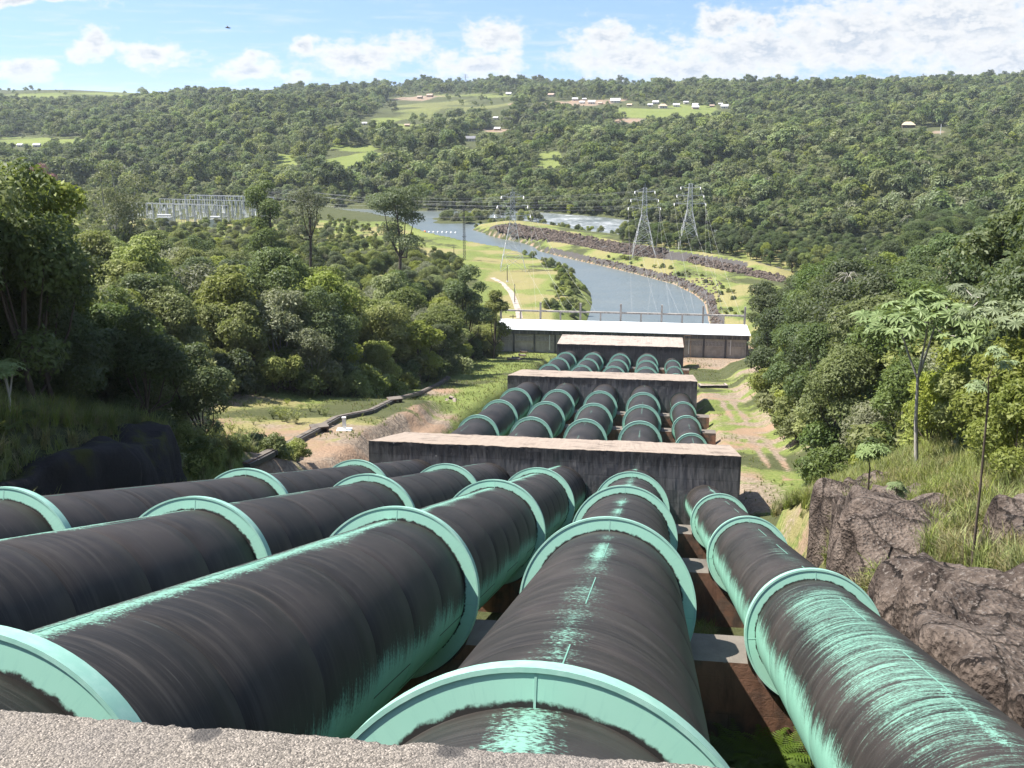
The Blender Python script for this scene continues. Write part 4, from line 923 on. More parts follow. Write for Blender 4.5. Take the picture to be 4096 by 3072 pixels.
gx = r2.uniform(8.4, 30, 26000); gy = r2.uniform(12, 84, 26000); gzv = H(gx, gy)
keep = (gx < 0.36*gy+4) & (fbm2(gx, gy, 2.4, 2)+r2.uniform(-.5, .5, 26000) > -0.35) & (gx > 10.2+0.9*fbm2(gx, gy, 3, 2)) & ~((gy > 80) & (gx < 16+r2.uniform(-1, 2, 26000)))
gx, gy, gzv = gx[keep], gy[keep], gzv[keep]
lush = fbm2(gx, gy, 7, 2, 4.0)+0.04*(gx-16)
ki = np.where(lush+r2.uniform(-.25, .25, len(gx)) > -0.12, r2.choice([1, 2], len(gx)), r2.choice([0, 3, 1], len(gx)))
scatter('tall_grass', np.c_[gx, gy, gzv], np.c_[r2.uniform(-.2, .2, (len(gx), 2)), r2.uniform(0, 6.28, len(gx))], r2.uniform(.7, 1.7, len(gx)), ki, TU, 'tall yellow-green and straw grass on the slope above the right boulders', 'grass')
n = 42000; gx = r2.uniform(-62, 30, n); gy = np.sqrt(r2.uniform(70**2, 262**2, n)); corrm = ((gx < -24.2) & (gx > edge_left(gy)-2)) | ((gx > 8.5) & (gx < edge_right(gy)+1))
corrm &= (fbm2(gx, gy, 6, 3, 2.2)+r2.uniform(-.35, .35, n)-0.75*(gx > 8)-0.35*((gx < -28) & (gy < 122)) > -0.25) & ~((gx < -24.5) & (gx > -28.5) & (gy < 125) & (gy > 66)) & (pline(gx, gy, TRACK) > 1.7)
gx, gy = gx[corrm], gy[corrm]
scatter('short_grass', np.c_[gx, gy, H(gx, gy)], np.c_[r2.uniform(-.2, .2, (len(gx), 2)), r2.uniform(0, 6.28, len(gx))], r2.uniform(.25, .62, len(gx)), r2.choice(4, len(gx), p=[.16, .34, .38, .12]), TU, 'short grass on the strips along both sides of the pipes', 'grass')
def frond(L, npin, wid, droop, V, F, base, ang, tilt):
    d = np.array([math.cos(ang), math.sin(ang), 0]); s_ = np.array([-d[1], d[0], 0]); prev = None
    for k in range(npin+1):
        t = k/npin; p = base+d*L*t*math.cos(tilt*(1-t*.6))+np.array([0, 0, L*(math.sin(tilt)*t-droop*t*t)])
        wd = wid*math.sin(min(1, t*1.15+.10)*math.pi*0.92)+0.01
        if k and k < npin:
            for sg in (-1, 1):
                i = len(V); e = p+s_*sg*wd+d*wd*.45-np.array([0, 0, wd*.22]); b = L/npin*.42
                V += [p-d*b*.9, p+d*b*.9, e+d*b*.25, e-d*b*.25]; F.append((i, i+1, i+2, i+3))
        prev = p
def fern_mesh(seed, n=11, L=0.95):
    r2_ = np.random.default_rng(seed); V = []; F = []
    for k in range(n): frond(L*r2_.uniform(.7, 1.15), 20, 0.17, r2_.uniform(.35, .6), V, F, np.zeros(3), k*2.399+r2_.uniform(-.3, .3), r2_.uniform(.65, 1.15))
    return mkmesh('fern', np.array(V), F)
FM = [fern_mesh(q) for q in range(3)]
for q in FM: q.materials.append(L_fern)
fl = [(1560, 1600, 'left'), (1590, 1615, ''), (1625, 1612, ''), (1655, 1618, ''), (1690, 1612, ''), (1715, 1628, ''), (1575, 1575, ''), (1610, 1585, ''), (1545, 1575, ''), (1665, 1595, ''), (1735, 1640, ''), (1640, 1600, '')]
for k, (x, y, _) in enumerate(fl):
    P = cast(x, y); Y = P[1]; z = P[2]
    o = obj('fern', FM[k % 3], None, None, (P[0], min(Y, 24.4), gz(P[0], min(Y, 24.4))-0.02), (0, 0, r2.uniform(0, 6.28)), float(r2.uniform(.9, 1.5)))
    tag(o, 'bright green fern in the gap between the last thick pipe and the thin one', 'fern', 'ferns between the two right-hand pipes')
for k in range(5):
    o = obj('fern', FM[k % 3], None, None, (1.5+0.18*k, 39.5+0.5*(k % 3), gz(1.7, 40)-0.02), (0, 0, k*1.3), 0.9); tag(o, 'dark fern behind the second pier, beside the last thick pipe', 'fern', 'ferns behind the second pier')
n = 500; gx = r2.uniform(1.5, 2.9, n); gy = r2.uniform(33, 41.5, n)
scatter('pier_grass', np.c_[gx, gy, H(gx, gy)], np.c_[np.zeros((n, 2)), r2.uniform(0, 6.28, n)], r2.uniform(.4, .9, n), r2.choice([0, 1], n), TU, 'grass growing on the bed between the last two pipes', 'grass')
def weed_mesh(seed, h=1.0, n=120, leaf=0.16):
    r2_ = np.random.default_rng(seed); t = r2_.random(n)**.7; a = r2_.uniform(0, 6.28, n); P = np.c_[np.cos(a)*t*h*.42, np.sin(a)*t*h*.42, h*(0.15+.8*t*r2_.uniform(.6, 1, n))]
    V, F = leaves(P, np.c_[np.cos(a)*.5, np.sin(a)*.5, np.ones(n)]+r2_.normal(size=(n, 3))*.3, leaf, r2_, .4)
    mb = MB()
    for k in range(6): mb.tube([(0, 0, -.1), tuple(P[k*3]*.5), tuple(P[k*3])], [.012, .01, .006], 4, False)
    me = mkmesh('weed', np.concatenate([V]+mb.V), F.tolist()+[tuple(i+len(V) for i in f) for f in mb.F]); return me
WM = [weed_mesh(q, 1.1) for q in range(3)]
for q, m_ in zip(WM, (L_grass, L_lime, L_mid)): q.materials.append(m_)
for k, (x, y) in enumerate([(410, 1020), (440, 1000), (470, 1010), (430, 960), (465, 950), (500, 935), (455, 980), (610, 910), (590, 905), (690, 895), (640, 915), (380, 1030), (520, 985), (540, 960), (480, 970), (400, 990), (420, 1040), (1150, 760), (1190, 780), (1230, 770), (1690, 735), (1680, 745)]):
    p = cast(x, y); o = obj('weed', WM[k % 3], None, None, tuple(p), (0, 0, r2.uniform(0, 6.28)), float(r2.uniform(1.1, 2.0))); far = y < 800
    tag(o, ('leafy weed on the rough ground beside the powerhouse wall' if far else 'yellow-green leafy weed in the sunlit clearing left of the first block'), 'weed', 'weeds by the powerhouse' if far else 'weeds in the left clearing')
for (x, y, lab) in ((1912, 1122, 'cluster of yellow leaves on top of the big fluted boulder'), (2008, 1298, 'yellow leaves in the grassy gap between two right-hand boulders')):
    d = rd(x, y); P = d/d[1]*(43.0 if x < 2000 else 31.0); me = weed_mesh(77+x, .8, 46, .24); me.materials.append(L_yel); tag(obj('yellow_shrub', me, None, None, tuple(P-np.array([0, 0, .35]))), lab, 'shrub')
# sparse hanging grass on the rock gaps
n = 320; gx = r2.normal(8.6, .35, n); gy = r2.uniform(32.5, 36.5, n)
scatter('gap_grass', np.c_[gx, gy, axis(gy)-1.6+r2.uniform(-.8, 1.2, n)], np.c_[r2.uniform(-.5, .5, (n, 2)), r2.uniform(0, 6.28, n)], r2.uniform(.8, 1.6, n), r2.choice([0, 3, 0, 1], n), TU, 'straw-coloured grass in the cleft between the right boulders', 'grass')

# ------------------------------------------------------------------ single trees the eye picks out
def cecropia(seed, h, spread, tips, leaf=0.55, fork=0.62, thin=1.0):
    r2_ = np.random.default_rng(seed); mb = MB(); tr = (0.011*h+.02)*thin
    top = np.array([r2_.uniform(-.05, .05)*h, r2_.uniform(-.05, .05)*h, h*fork]); mb.tube([(0, 0, -.4), top*np.array([.7, .3, .5]), top], [tr*1.3, tr, tr*.8], 8, False)
    V = []; F = []; limbs = []
    for k in range(3 if tips > 4 else 1):
        a = k*2.1+r2_.uniform(-.3, .3); e = top+np.array([math.cos(a)*spread*.42, math.sin(a)*spread*.42, h*(.88-fork)]); limbs.append(e); mb.tube([top-np.array([0, 0, .1]), (top+e)/2+np.array([0, 0, -.02*h]), e], [tr*.68, tr*.55, tr*.42], 6, False)
    for k in range(tips):
        a = k*2.399+r2_.uniform(-.4, .4); q = spread*math.sqrt((k+.4)/tips); e = np.array([math.cos(a)*q, math.sin(a)*q, h*(0.98-.16*(q/spread)**2)+r2_.uniform(-.3, .3)])
        lm_ = limbs[int(np.argmin([np.hypot(*(l_[:2]*1.6-e[:2])) for l_ in limbs]))]; mb.tube([lm_, (lm_+e)/2+np.array([0, 0, -.03*h]), e], [tr*.38, tr*.28, tr*.2], 5, False)
        for j in range(11):                       # big palmate leaves round each tip
            b = j*2.399; c = e+np.array([math.cos(b), math.sin(b), 0])*leaf*r2_.uniform(.3, 1.0)+np.array([0, 0, r2_.uniform(-.5, .25)*leaf]); tiltv = np.array([math.cos(b), math.sin(b), 0])*.5+np.array([0, 0, 1]); tiltv += r2_.normal(size=3)*.2; tiltv /= np.linalg.norm(tiltv)
            t = np.cross(tiltv, [0, 0, 1.0]) if abs(tiltv[2]) < .99 else np.array([1.0, 0, 0]); t /= np.linalg.norm(t); s_ = np.cross(tiltv, t); R_ = leaf*r2_.uniform(.5, .8)
            for m in range(9):
                g_ = m*2*math.pi/9; d = t*math.cos(g_)+s_*math.sin(g_); n_ = -t*math.sin(g_)+s_*math.cos(g_); i = len(V)
                V += [c, c+d*R_*.55+n_*R_*.17-tiltv*R_*.05, c+d*R_-tiltv*R_*.28, c+d*R_*.55-n_*R_*.17-tiltv*R_*.05]; F.append((i, i+1, i+2, i+3))
    return mb.mesh('trunk', True), mkmesh('crown', np.array(V), F)
def place_cec(x, y, Y, h, seed, spread, tips, lab, leaf=.55, bark=None, fork=.62, thin=1.0):
    if Y is None: P = cast(x, y)
    else: q = rd(x, y); P = q/q[1]*Y
    tm, cm = cecropia(seed, h, spread, tips, leaf, fork, thin); t = thing('umbrella_tree', lab, 'tree', tuple(P), 0.7*seed); obj('trunk', tm, bark or B_pale, t); obj('crown', cm, L_cec, t); return t
place_cec(1981, 1000, 59.0, 9.6, 4, 3.4, 17, 'pale-trunked umbrella-leaved tree forking above the right boulders', .95, fork=.52, thin=.8)
place_cec(1876, 1058, 52.0, 2.5, 5, .55, 4, 'umbrella-leaved sapling on the rock beside the sunny strip', .55, B_dark, .5)
place_cec(1932, 1105, 45.5, 1.4, 15, .3, 2, 'tiny sapling between the boulders on the right', .35, B_dark, .5)
place_cec(2098, 1235, 33.0, 7.5, 6, .5, 3, 'thin bare-stemmed sapling in front of the dry grass on the right', .30, B_dark, .80, .38)
place_cec(30, 985, 47.0, 5.4, 7, .8, 5, 'slender umbrella-leaved tree in the shade at the left edge', .55)
place_cec(2130, 860, 66.0, 7.2, 8, 3.4, 11, 'wide umbrella-leaved tree at the right edge under the palm', .7)
place_cec(2160, 950, 52.0, 7.0, 9, 2.6, 12, 'bright yellow-green large-leaved tree at the right edge', .62).children[1].data.materials[0] = L_lime
def palm(seed, h, n=16, L=3.2):
    r2_ = np.random.default_rng(seed); mb = MB(); top = np.array([r2_.uniform(-.4, .4), r2_.uniform(-.4, .4), h]); mb.tube([(0, 0, -.5), top*np.array([.2, .2, .5]), top], [.22, .17, .15], 8, False); V = []; F = []
    for k in range(n):
        a = k*2.399; d = np.array([math.cos(a), math.sin(a), 0]); s_ = np.array([-d[1], d[0], 0]); el_ = r2_.uniform(.1, 1.25); Lk = L*r2_.uniform(.8, 1.1); pts = []
        for j in range(15): t = j/14; pts.append(top+d*Lk*t*math.cos(el_)+np.array([0, 0, Lk*(math.sin(el_)*t-.75*t*t)]))
        mb.tube(pts, [.035]*15, 4, False)
        for j in range(2, 15):
            for sg in (-1, 1):
                for kk in range(2):
                    p = pts[j]*(1-kk*.5)+pts[j-1]*kk*.5; w_ = .75*math.sin(math.pi*(.15+.8*j/15)); e = p+s_*sg*w_+d*.35-np.array([0, 0, w_*.45]); i = len(V); V += [p-d*.04, p+d*.04, e]; F.append((i, i+1, i+2))
    return mb.mesh('trunk', True), mkmesh('fronds', np.array(V), F)
for k, (x, y, Y, h, sc_, lab) in enumerate([(2195, 640, 75.0, 7.0, 1.25, 'palm with drooping yellowish fronds at the right edge'), (1985, 655, 110.0, 8.0, .9, 'palm rising out of the right wood, middle one'), (1830, 600, 150.0, 8.0, .9, 'palm with upright fronds at the left end of the right wood'),
                                         (2075, 590, 120.0, 8.0, .9, 'slim palm among the dark trees of the right wood'), (1960, 470, 430.0, 9.0, 1.1, 'pale palm at the foot of the far hillside')]):
    q = rd(x, y); P = q/q[1]*Y; z = gz(P[0], P[1]); hh = max(P[2]-z, 4.0); tm, cm = palm(40+k, hh/sc_); t = thing('palm_tree', lab, 'palm', (P[0], P[1], z), 0.3*k, scale=sc_); obj('trunk', tm, B_pale, t); obj('fronds', cm, L_palm, t)
def emergent(x, ytop, ybase, Y, cr, chf, seed, lab, leafm, nl=9000, leaf=.42, trunk=.45, bare=.5, flat=.7, lobes=13, name='emergent_tree', bark=None):
    q = rd(x, ytop); P = q/q[1]*Y; z = gz(P[0], P[1]); h = P[2]-z
    tm, cm = tree_kind(seed, h, cr, h*chf, nl, leaf, lobes, trunk, flat, bare, .03); t = thing(name, lab, 'tree', (P[0], P[1], z-.1), .4*seed); obj('trunk', tm, bark or B_dark, t); obj('crown', cm, leafm, t); return t
emergent(570, 390, 500, 250, 6.2, .62, 301, 'tall dark vine-clad tree rising above the left wood, left of the river', L_dark, 14000, .42, .9, .3)
emergent(655, 400, 495, 262, 6.0, .40, 302, 'open-crowned tree right of the dark vine-clad one in the left wood', L_grey, 4200, .42, .40, .66)
emergent(855, 398, 500, 268, 8.2, .46, 303, 'large dark tree standing out against the river', L_dark, 12000, .44, .5, .5, .6)
emergent(240, 345, 480, 235, 9.5, .55, 304, 'wide thin-leaved olive-brown tree above the left wood', L_grey, 7500, .42, .5, .35, bark=B_pale)
emergent(1010, 570, 760, 228, 5.8, .8, 305, 'dense dark tree at the corner of the left wood, beside the powerhouse', L_dark, 10000, .42, .3, .2)
emergent(1065, 625, 750, 236, 4.2, .85, 306, 'leafy tree touching the left end of the powerhouse roof', L_mid, 8000, .4, .25, .2)
emergent(1660, 610, 800, 205, 4.8, .5, 307, 'flat-topped dark tree at the near corner of the right wood', L_dark, 7000, .4, .3, .5)
emergent(2185, 425, 700, 75, 3.6, .5, 308, 'dark leaning tree top at the right edge against the far hills', L_dark, 6000, .34, .25, .4)
emergent(40, 350, 900, 62, 3.8, .6, 309, 'tallest tree at the left edge with sunlit top', L_mid, 9000, .34, .25, .3)
emergent(905, 690, 830, 170, 5.5, .85, 310, 'rounded yellow-green tree bulging from the left wood over the grassy strip', L_lime, 10000, .42, .25, .15)
emergent(700, 600, 850, 150, 6.4, .8, 311, 'broad pale green tree in the middle of the left wood', L_lime, 11000, .42, .25, .15)
emergent(80, 352, 400, 330, 6, .6, 312, 'pink-blossomed tree far left below the hills', L_pink, 3500, .5, .3, .2)

for k, (x, y, s_, kd) in enumerate([(-33.5, 64, .62, 0), (-36, 57, .74, 1), (-38, 50, .84, 2), (-34, 72, .6, 1), (-41, 61, .84, 0), (-37.5, 68, .72, 2), (-43, 56, .92, 1), (-36.5, 47, .8, 0)]):
    plant_tree(K['dark'][kd], x, y, s_, 1.7*k, 'dark tree leaning over the black rocks on the left, in shade', 'dark trees over the black rocks')
r5 = np.random.default_rng(8)
for k in range(46):
    x, y = r5.uniform(-50, -31), r5.uniform(74, 118)
    if x < edge_left(np.array(y))-1 or (x > -36 and y > 88): continue
    s_ = r5.uniform(.6, 1.5); o = obj('weed', WM[int(r5.integers(3))], None, None, (x, y, gz(x, y)), (0, 0, r5.uniform(0, 6.28)), float(s_)); tag(o, 'yellow-green leafy weed in the sunlit clearing left of the first block', 'weed', 'weeds in the left clearing')
for k in range(22):
    x, y = r5.uniform(-40, -27.5), r5.uniform(62, 84); q = int(r5.integers(3)); plant_tree(K['shrub'][q], x, y, r5.uniform(.35, .75), k*1.1, 'shrub on the overgrown slope between the black rocks and the cable duct', 'shrubs by the black rocks', 'shrub', cat='shrub')

n = 5200; gx = r5.uniform(-50, -28.5, n); gy = r5.uniform(36, 72, n); okg = gx > -0.72*gy-3; gx, gy = gx[okg], gy[okg]
scatter('shade_grass', np.c_[gx, gy, H(gx, gy)], np.c_[r5.uniform(-.3, .3, (len(gx), 2)), r5.uniform(0, 6.28, len(gx))], r5.uniform(.8, 1.9, len(gx)), r5.choice([1, 2, 1, 0], len(gx)), TU, 'long grass hanging over the black rocks on the left', 'grass')
for k in range(16):
    x, y = r5.uniform(-36, -29.5), r5.uniform(44, 66); o = obj('fern', FM[k % 3], None, None, (x, y, gz(x, y)), (0, 0, k), float(r5.uniform(1.3, 2.2))); tag(o, 'fern growing among the black rocks on the left', 'fern', 'ferns on the black rocks')
# ------------------------------------------------------------------ powerhouse
def flat(name, c, rough=0.8, var=0.25, scale=2.0, spec=0.3, metal=0.0):
    m, g = newmat(name); n = g.noise(g.pos(), scale, 5, 0.65)
    g.out(g.pbsdf(g.mix(n, tuple(v*(1-var) for v in c), tuple(min(1, v*(1+var)) for v in c)), rough, g.bump(n, .2, .02), metal, spec)); return m
roofm = flat('white_roof', (0.70, 0.71, 0.72), 0.7, 0.07, 0.4)
wallm = concrete('powerhouse_wall', (0.42, 0.38, 0.34), (0.42, 0.385, 0.35), 0.22, lines=0.15)
fascm = concrete('powerhouse_fascia', (0.35, 0.32, 0.3), (0.15, 0.145, 0.145), 0.75, lines=0.1)
postm = concrete('gantry_post_concrete', (0.36, 0.34, 0.31), (0.30, 0.275, 0.25), 0.65, lines=0.0)
grillem = flat('grille_blocks', (.50, .46, .42), .9, .12)
darkm = flat('painted_opening_shade', (0.012, 0.012, 0.013), .9, .1)  # near-black colour stands in for the shade inside the grille holes
whitem = flat('white_paint', (0.78, 0.78, 0.76), .6, .06)
steelm = flat('galvanised_steel', (0.50, 0.51, 0.51), .6, .1, 3.0, .4, 0.0)
darkst = flat('dark_steel', (0.07, 0.065, 0.06), .6, .2)
ph = thing('powerhouse', 'long low powerhouse with white flat roof at the bottom of the pipes', 'building', (-11, 255, -62))
def ptb(name, mb, mat, par=ph): return under(obj(name, mb.mesh(name), mat), par)
YW, ZR, XL, XR = 255.3, -55.50, -47.0, 23.65
ptb('roof_slab', MB().box(XL, XR, YW-0.7, 267.3, ZR-0.18, ZR), roofm)
ptb('fascia', MB().box(XL+.2, XR-.2, YW-0.35, YW, ZR-1.25, ZR-0.182), fascm)
ptb('wall', MB().box(XL+.3, XR-.3, YW+0.25, 267.0, -66.2, ZR-0.183), wallm)
x = XL+1.2; nb = 0; jm = MB()
while x < XR-.5:
    if x > XL+2: jm.box(x-.035, x+.035, YW-.372, YW-.352, ZR-1.20, ZR-.25)
    x += 2.1
ptb('fascia_joints', jm, wallm)
bay = 5.25; xb = XR-0.6
while xb-bay > XL:
    x0, x1 = xb-bay, xb
    ptb('column', MB().box(x1-.22, x1+.22, YW-.06, YW+.248, -62.5, ZR-1.252), fascm)
    ptb('lintel', MB().box(x0+.23, x1-.23, YW+.02, YW+.247, ZR-1.85, ZR-1.253), wallm)
    if x1 > 6 or x1 < -20:
        gm_ = MB(); nc, nr = 13, 5; gx0, gx1, gz0, gz1 = x0+.45, x1-.45, ZR-3.10, ZR-1.98
        for c in range(nc+1): q = gx0+(gx1-gx0)*c/nc; gm_.box(q-.05, q+.05, YW+.03, YW+.16, gz0, gz1)
        for r in range(nr+1): q = gz0+(gz1-gz0)*r/nr; gm_.box(gx0, gx1, YW+.045, YW+.15, q-.04, q+.04)
        gr = ptb('vent_grille', gm_, grillem); under(obj('painted_shade_panel', MB().box(gx0, gx1, YW+.17, YW+.246, gz0, gz1).mesh('shade_panel'), darkm), gr)  # solid black panel before the wall paints the shade behind the grille
    xb -= bay
for q in (-25.6, 19.0, 8.9): ptb('downpipe', MB().tube([(q, YW-.12, ZR-1.3), (q, YW-.12, ZR-5.2)], [.09, .09], 8), whitem)
hm = MB()
for (q, z_) in ((7.7, 0), (9.3, 0)): hm.tube([(q, YW-1.4, -61.5), (q, YW-1.4, ZR-.3)], [.06, .06], 6)
for z_ in (ZR-.3, ZR-1.2): hm.tube([(7.7, YW-1.4, z_), (9.3, YW-1.4, z_)], [.05, .05], 6)
tag(obj('access_frame', hm.mesh('access_frame'), flat('rusty_steel', (.25, .17, .12))), 'small steel access frame between the blackened block and the powerhouse wall', 'steel frame')
# line-take-off gantry on the far edge of the roof
ga = thing('line_gantry', 'row of concrete posts joined by a beam behind the white roof', 'gantry', (-8, 267.9, ZR-2))
k = 0; xp = -39.9
XP = [x_ for x_ in np.arange(-39.9, 25, 10.5)]; XP = [-29.3, -18.85, -8.4, 2.1, 12.6, 23.1, -39.8]
for q in XP: ptb('tall_post', MB().box(q-.24, q+.24, 267.45, 267.93, ZR-2.5, ZR+4.55), postm, ga)
for q in [v+5.25 for v in XP if v < 20]: ptb('short_post', MB().box(q-.20, q+.20, 267.5, 267.88, ZR-2.5, ZR+2.02), postm, ga)
ptb('beam', MB().box(-42, 23.4, 267.38, 268.0, ZR+2.025, ZR+2.42), postm, ga)
# two white survey pillars and the like
for (x, y, lab) in ((744, 930, 'white survey pillar on a square base left of the first block'), (1115, 708, 'white survey pillar by the left end of the powerhouse'), (1594, 753, 'white survey pillar on the dirt right of the blackened block')):
    p = cast(x, y); t = thing('survey_pillar', lab, 'pillar', tuple(p), .15, 'survey pillars'); obj('base_plate', MB().box(-.75, .75, -.55, .55, -.4, .14).mesh('base'), whitem, t)
    mb = MB().box(-.17, .17, -.17, .17, .143, 1.35).box(-.2, .2, -.2, .2, 1.353, 1.43); obj('pillar', mb.mesh('pillar'), whitem, t)

# cable duct along the left terrace
DUCT = [cast(x, y) for x, y in [(528, 1014), (585, 985), (640, 957), (690, 930), (728, 908), (765, 900), (800, 893), (850, 868), (905, 853), (950, 832), (968, 818)]]
du = thing('cable_duct', 'black cable duct on low supports winding along the left terrace', 'cable duct', tuple(DUCT[0])); k = 0
for a, b in zip(DUCT[:-1], DUCT[1:]):
    L = np.linalg.norm(b-a); m = max(1, int(L/2.4))
    for q in range(m):
        p, r_ = a+(b-a)*(q+.02)/m, a+(b-a)*(q+.98)/m; d = (r_-p)/np.linalg.norm(r_-p); s_ = np.array([-d[1], d[0], 0]); s_ /= np.linalg.norm(s_)+1e-9
        mb = MB()
        for (w0, w1, z0_, z1_) in ((-.45, .45, .05, .42),): 
            V = [pp+s_*w_+np.array([0, 0, z_]) for pp in (p, r_) for (w_, z_) in ((w0, z0_), (w1, z0_), (w1, z1_), (w0, z1_))]; mb.add(V, [(0, 1, 2, 3), (7, 6, 5, 4), (0, 4, 5, 1), (1, 5, 6, 2), (2, 6, 7, 3), (3, 7, 4, 0)])
        sg = under(obj('duct_section', mb.mesh('duct'), darkst), du)
        lid = MB(); V = [pp+s_*w_+np.array([0, 0, z_]) for pp in (p+d*.03, r_-d*.03) for (w_, z_) in ((-.22, .424), (.30, .424), (.30, .50), (-.22, .50))]; lid.add(V, [(0, 1, 2, 3), (7, 6, 5, 4), (0, 4, 5, 1), (1, 5, 6, 2), (2, 6, 7, 3), (3, 7, 4, 0)])
        under(obj('cover_slab', lid.mesh('lid'), cm_pier), sg); k += 1
for (x, y, lab) in ((690, 932, 'reddish concrete slab bridging the cable duct near the survey pillar'), (853, 870, 'small concrete slab bridging the cable duct by the wood')):
    p = cast(x, y); tag(obj('slab_bridge', MB().box(-.9, .9, -.7, .7, .51, .66).box(-.85, -.65, -.6, .6, -.2, .508).box(.65, .85, -.6, .6, -.2, .508).mesh('slab'), cm_pier, None, tuple(p), (0, 0, .5)), lab, 'concrete slab')
# stepped drain on the left bank by the powerhouse
st = [cast(x, y) for x, y in [(1138, 738), (1133, 752), (1122, 765), (1110, 778)]]; pts = [st[0]+(st[-1]-st[0])*t for t in np.linspace(0, 1, 9)]
dr = thing('stepped_drain', 'broken brown stepped drain in the grass left of the blackened block', 'drain', tuple(pts[-1]))
for q, p in enumerate(pts):
    p = p.copy(); p[2] = gz(p[0], p[1]); w_ = 1.5 if q in (0, 8) else .9
    under(obj('drain_step', MB().box(p[0]-w_, p[0]+w_, p[1]-.55, p[1]+.55, p[2]-.3, p[2]+.32+.05*(q % 3)).box(p[0]-w_, p[0]-w_+.18, p[1]-.55, p[1]+.55, p[2]+.42, p[2]+.6).mesh('step'), cm_pier), dr)
p = cast(1542, 838); tag(obj('drain_headwall', MB().box(-2.6, 2.6, -.25, .25, -.5, .55).box(-2.6, -2.2, .253, 1.6, -.5, .5).box(2.2, 2.6, .253, 1.6, -.5, .5).mesh('headwall'), cm_black, None, tuple(p), (0, 0, .18)), 'dark concrete drain headwall in the grass right of the middle block', 'headwall')
rb = thing('rubble_pile', 'pile of pale rubble at the foot of the bank left of the middle block', 'rubble', tuple(cast(972, 866)))
for q in range(7): obj('rubble_stone', boulder(60+q, .35+.1*(q % 3), .3, .45), cm_block, rb, (math.cos(q*2.4)*.8, math.sin(q*2.4)*1.6, -.1), (0.3*q, .2, q))
dirtrocks = [(1560, 747), (1575, 742), (1530, 752), (1575, 736)]
for q, (x, y) in enumerate(dirtrocks):
    p = cast(x, y); tag(obj('boulder', boulder(80+q, .6+.2*(q % 2), .5, .7), rockm, None, tuple(p), (0, 0, q)), 'small stone on the red dirt in front of the powerhouse wall', 'rock', 'stones on the red dirt by the powerhouse')
# path over the lawn, laid in slabs
slabm = concrete('path_concrete', (0.40, 0.34, 0.29), (0.3, 0.27, 0.24), .4, lines=0)
pth = structure(obj('path', MB().box(PATH[-1][0]-.1, PATH[-1][0]+.1, PATH[-1][1]-.1, PATH[-1][1]+.1, -61.8, -61.7).mesh('path'), slabm))
k = 0
for a, b in zip(PATH[:-1], PATH[1:]):
    a, b = np.array(a), np.array(b); L = np.linalg.norm(b-a); m = max(1, int(L/3)); d = (b-a)/L; s_ = np.array([-d[1], d[0]])
    for q in range(m):
        p0, p1 = a+d*(L*q/m+.06), a+d*(L*(q+1)/m-.06); V = []
        for dz_ in (-.25, .07):
            for (pp, w_) in ((p0, -1), (p0, 1), (p1, 1), (p1, -1)): e = pp+s_*w_*.95; V.append((e[0], e[1], gz(pp[0], pp[1])+dz_))
        o = under(obj('path_slab', mkmesh('slab', np.array(V), [(3, 2, 1, 0), (4, 5, 6, 7), (0, 1, 5, 4), (1, 2, 6, 5), (2, 3, 7, 6), (3, 0, 4, 7)]), slabm), pth)

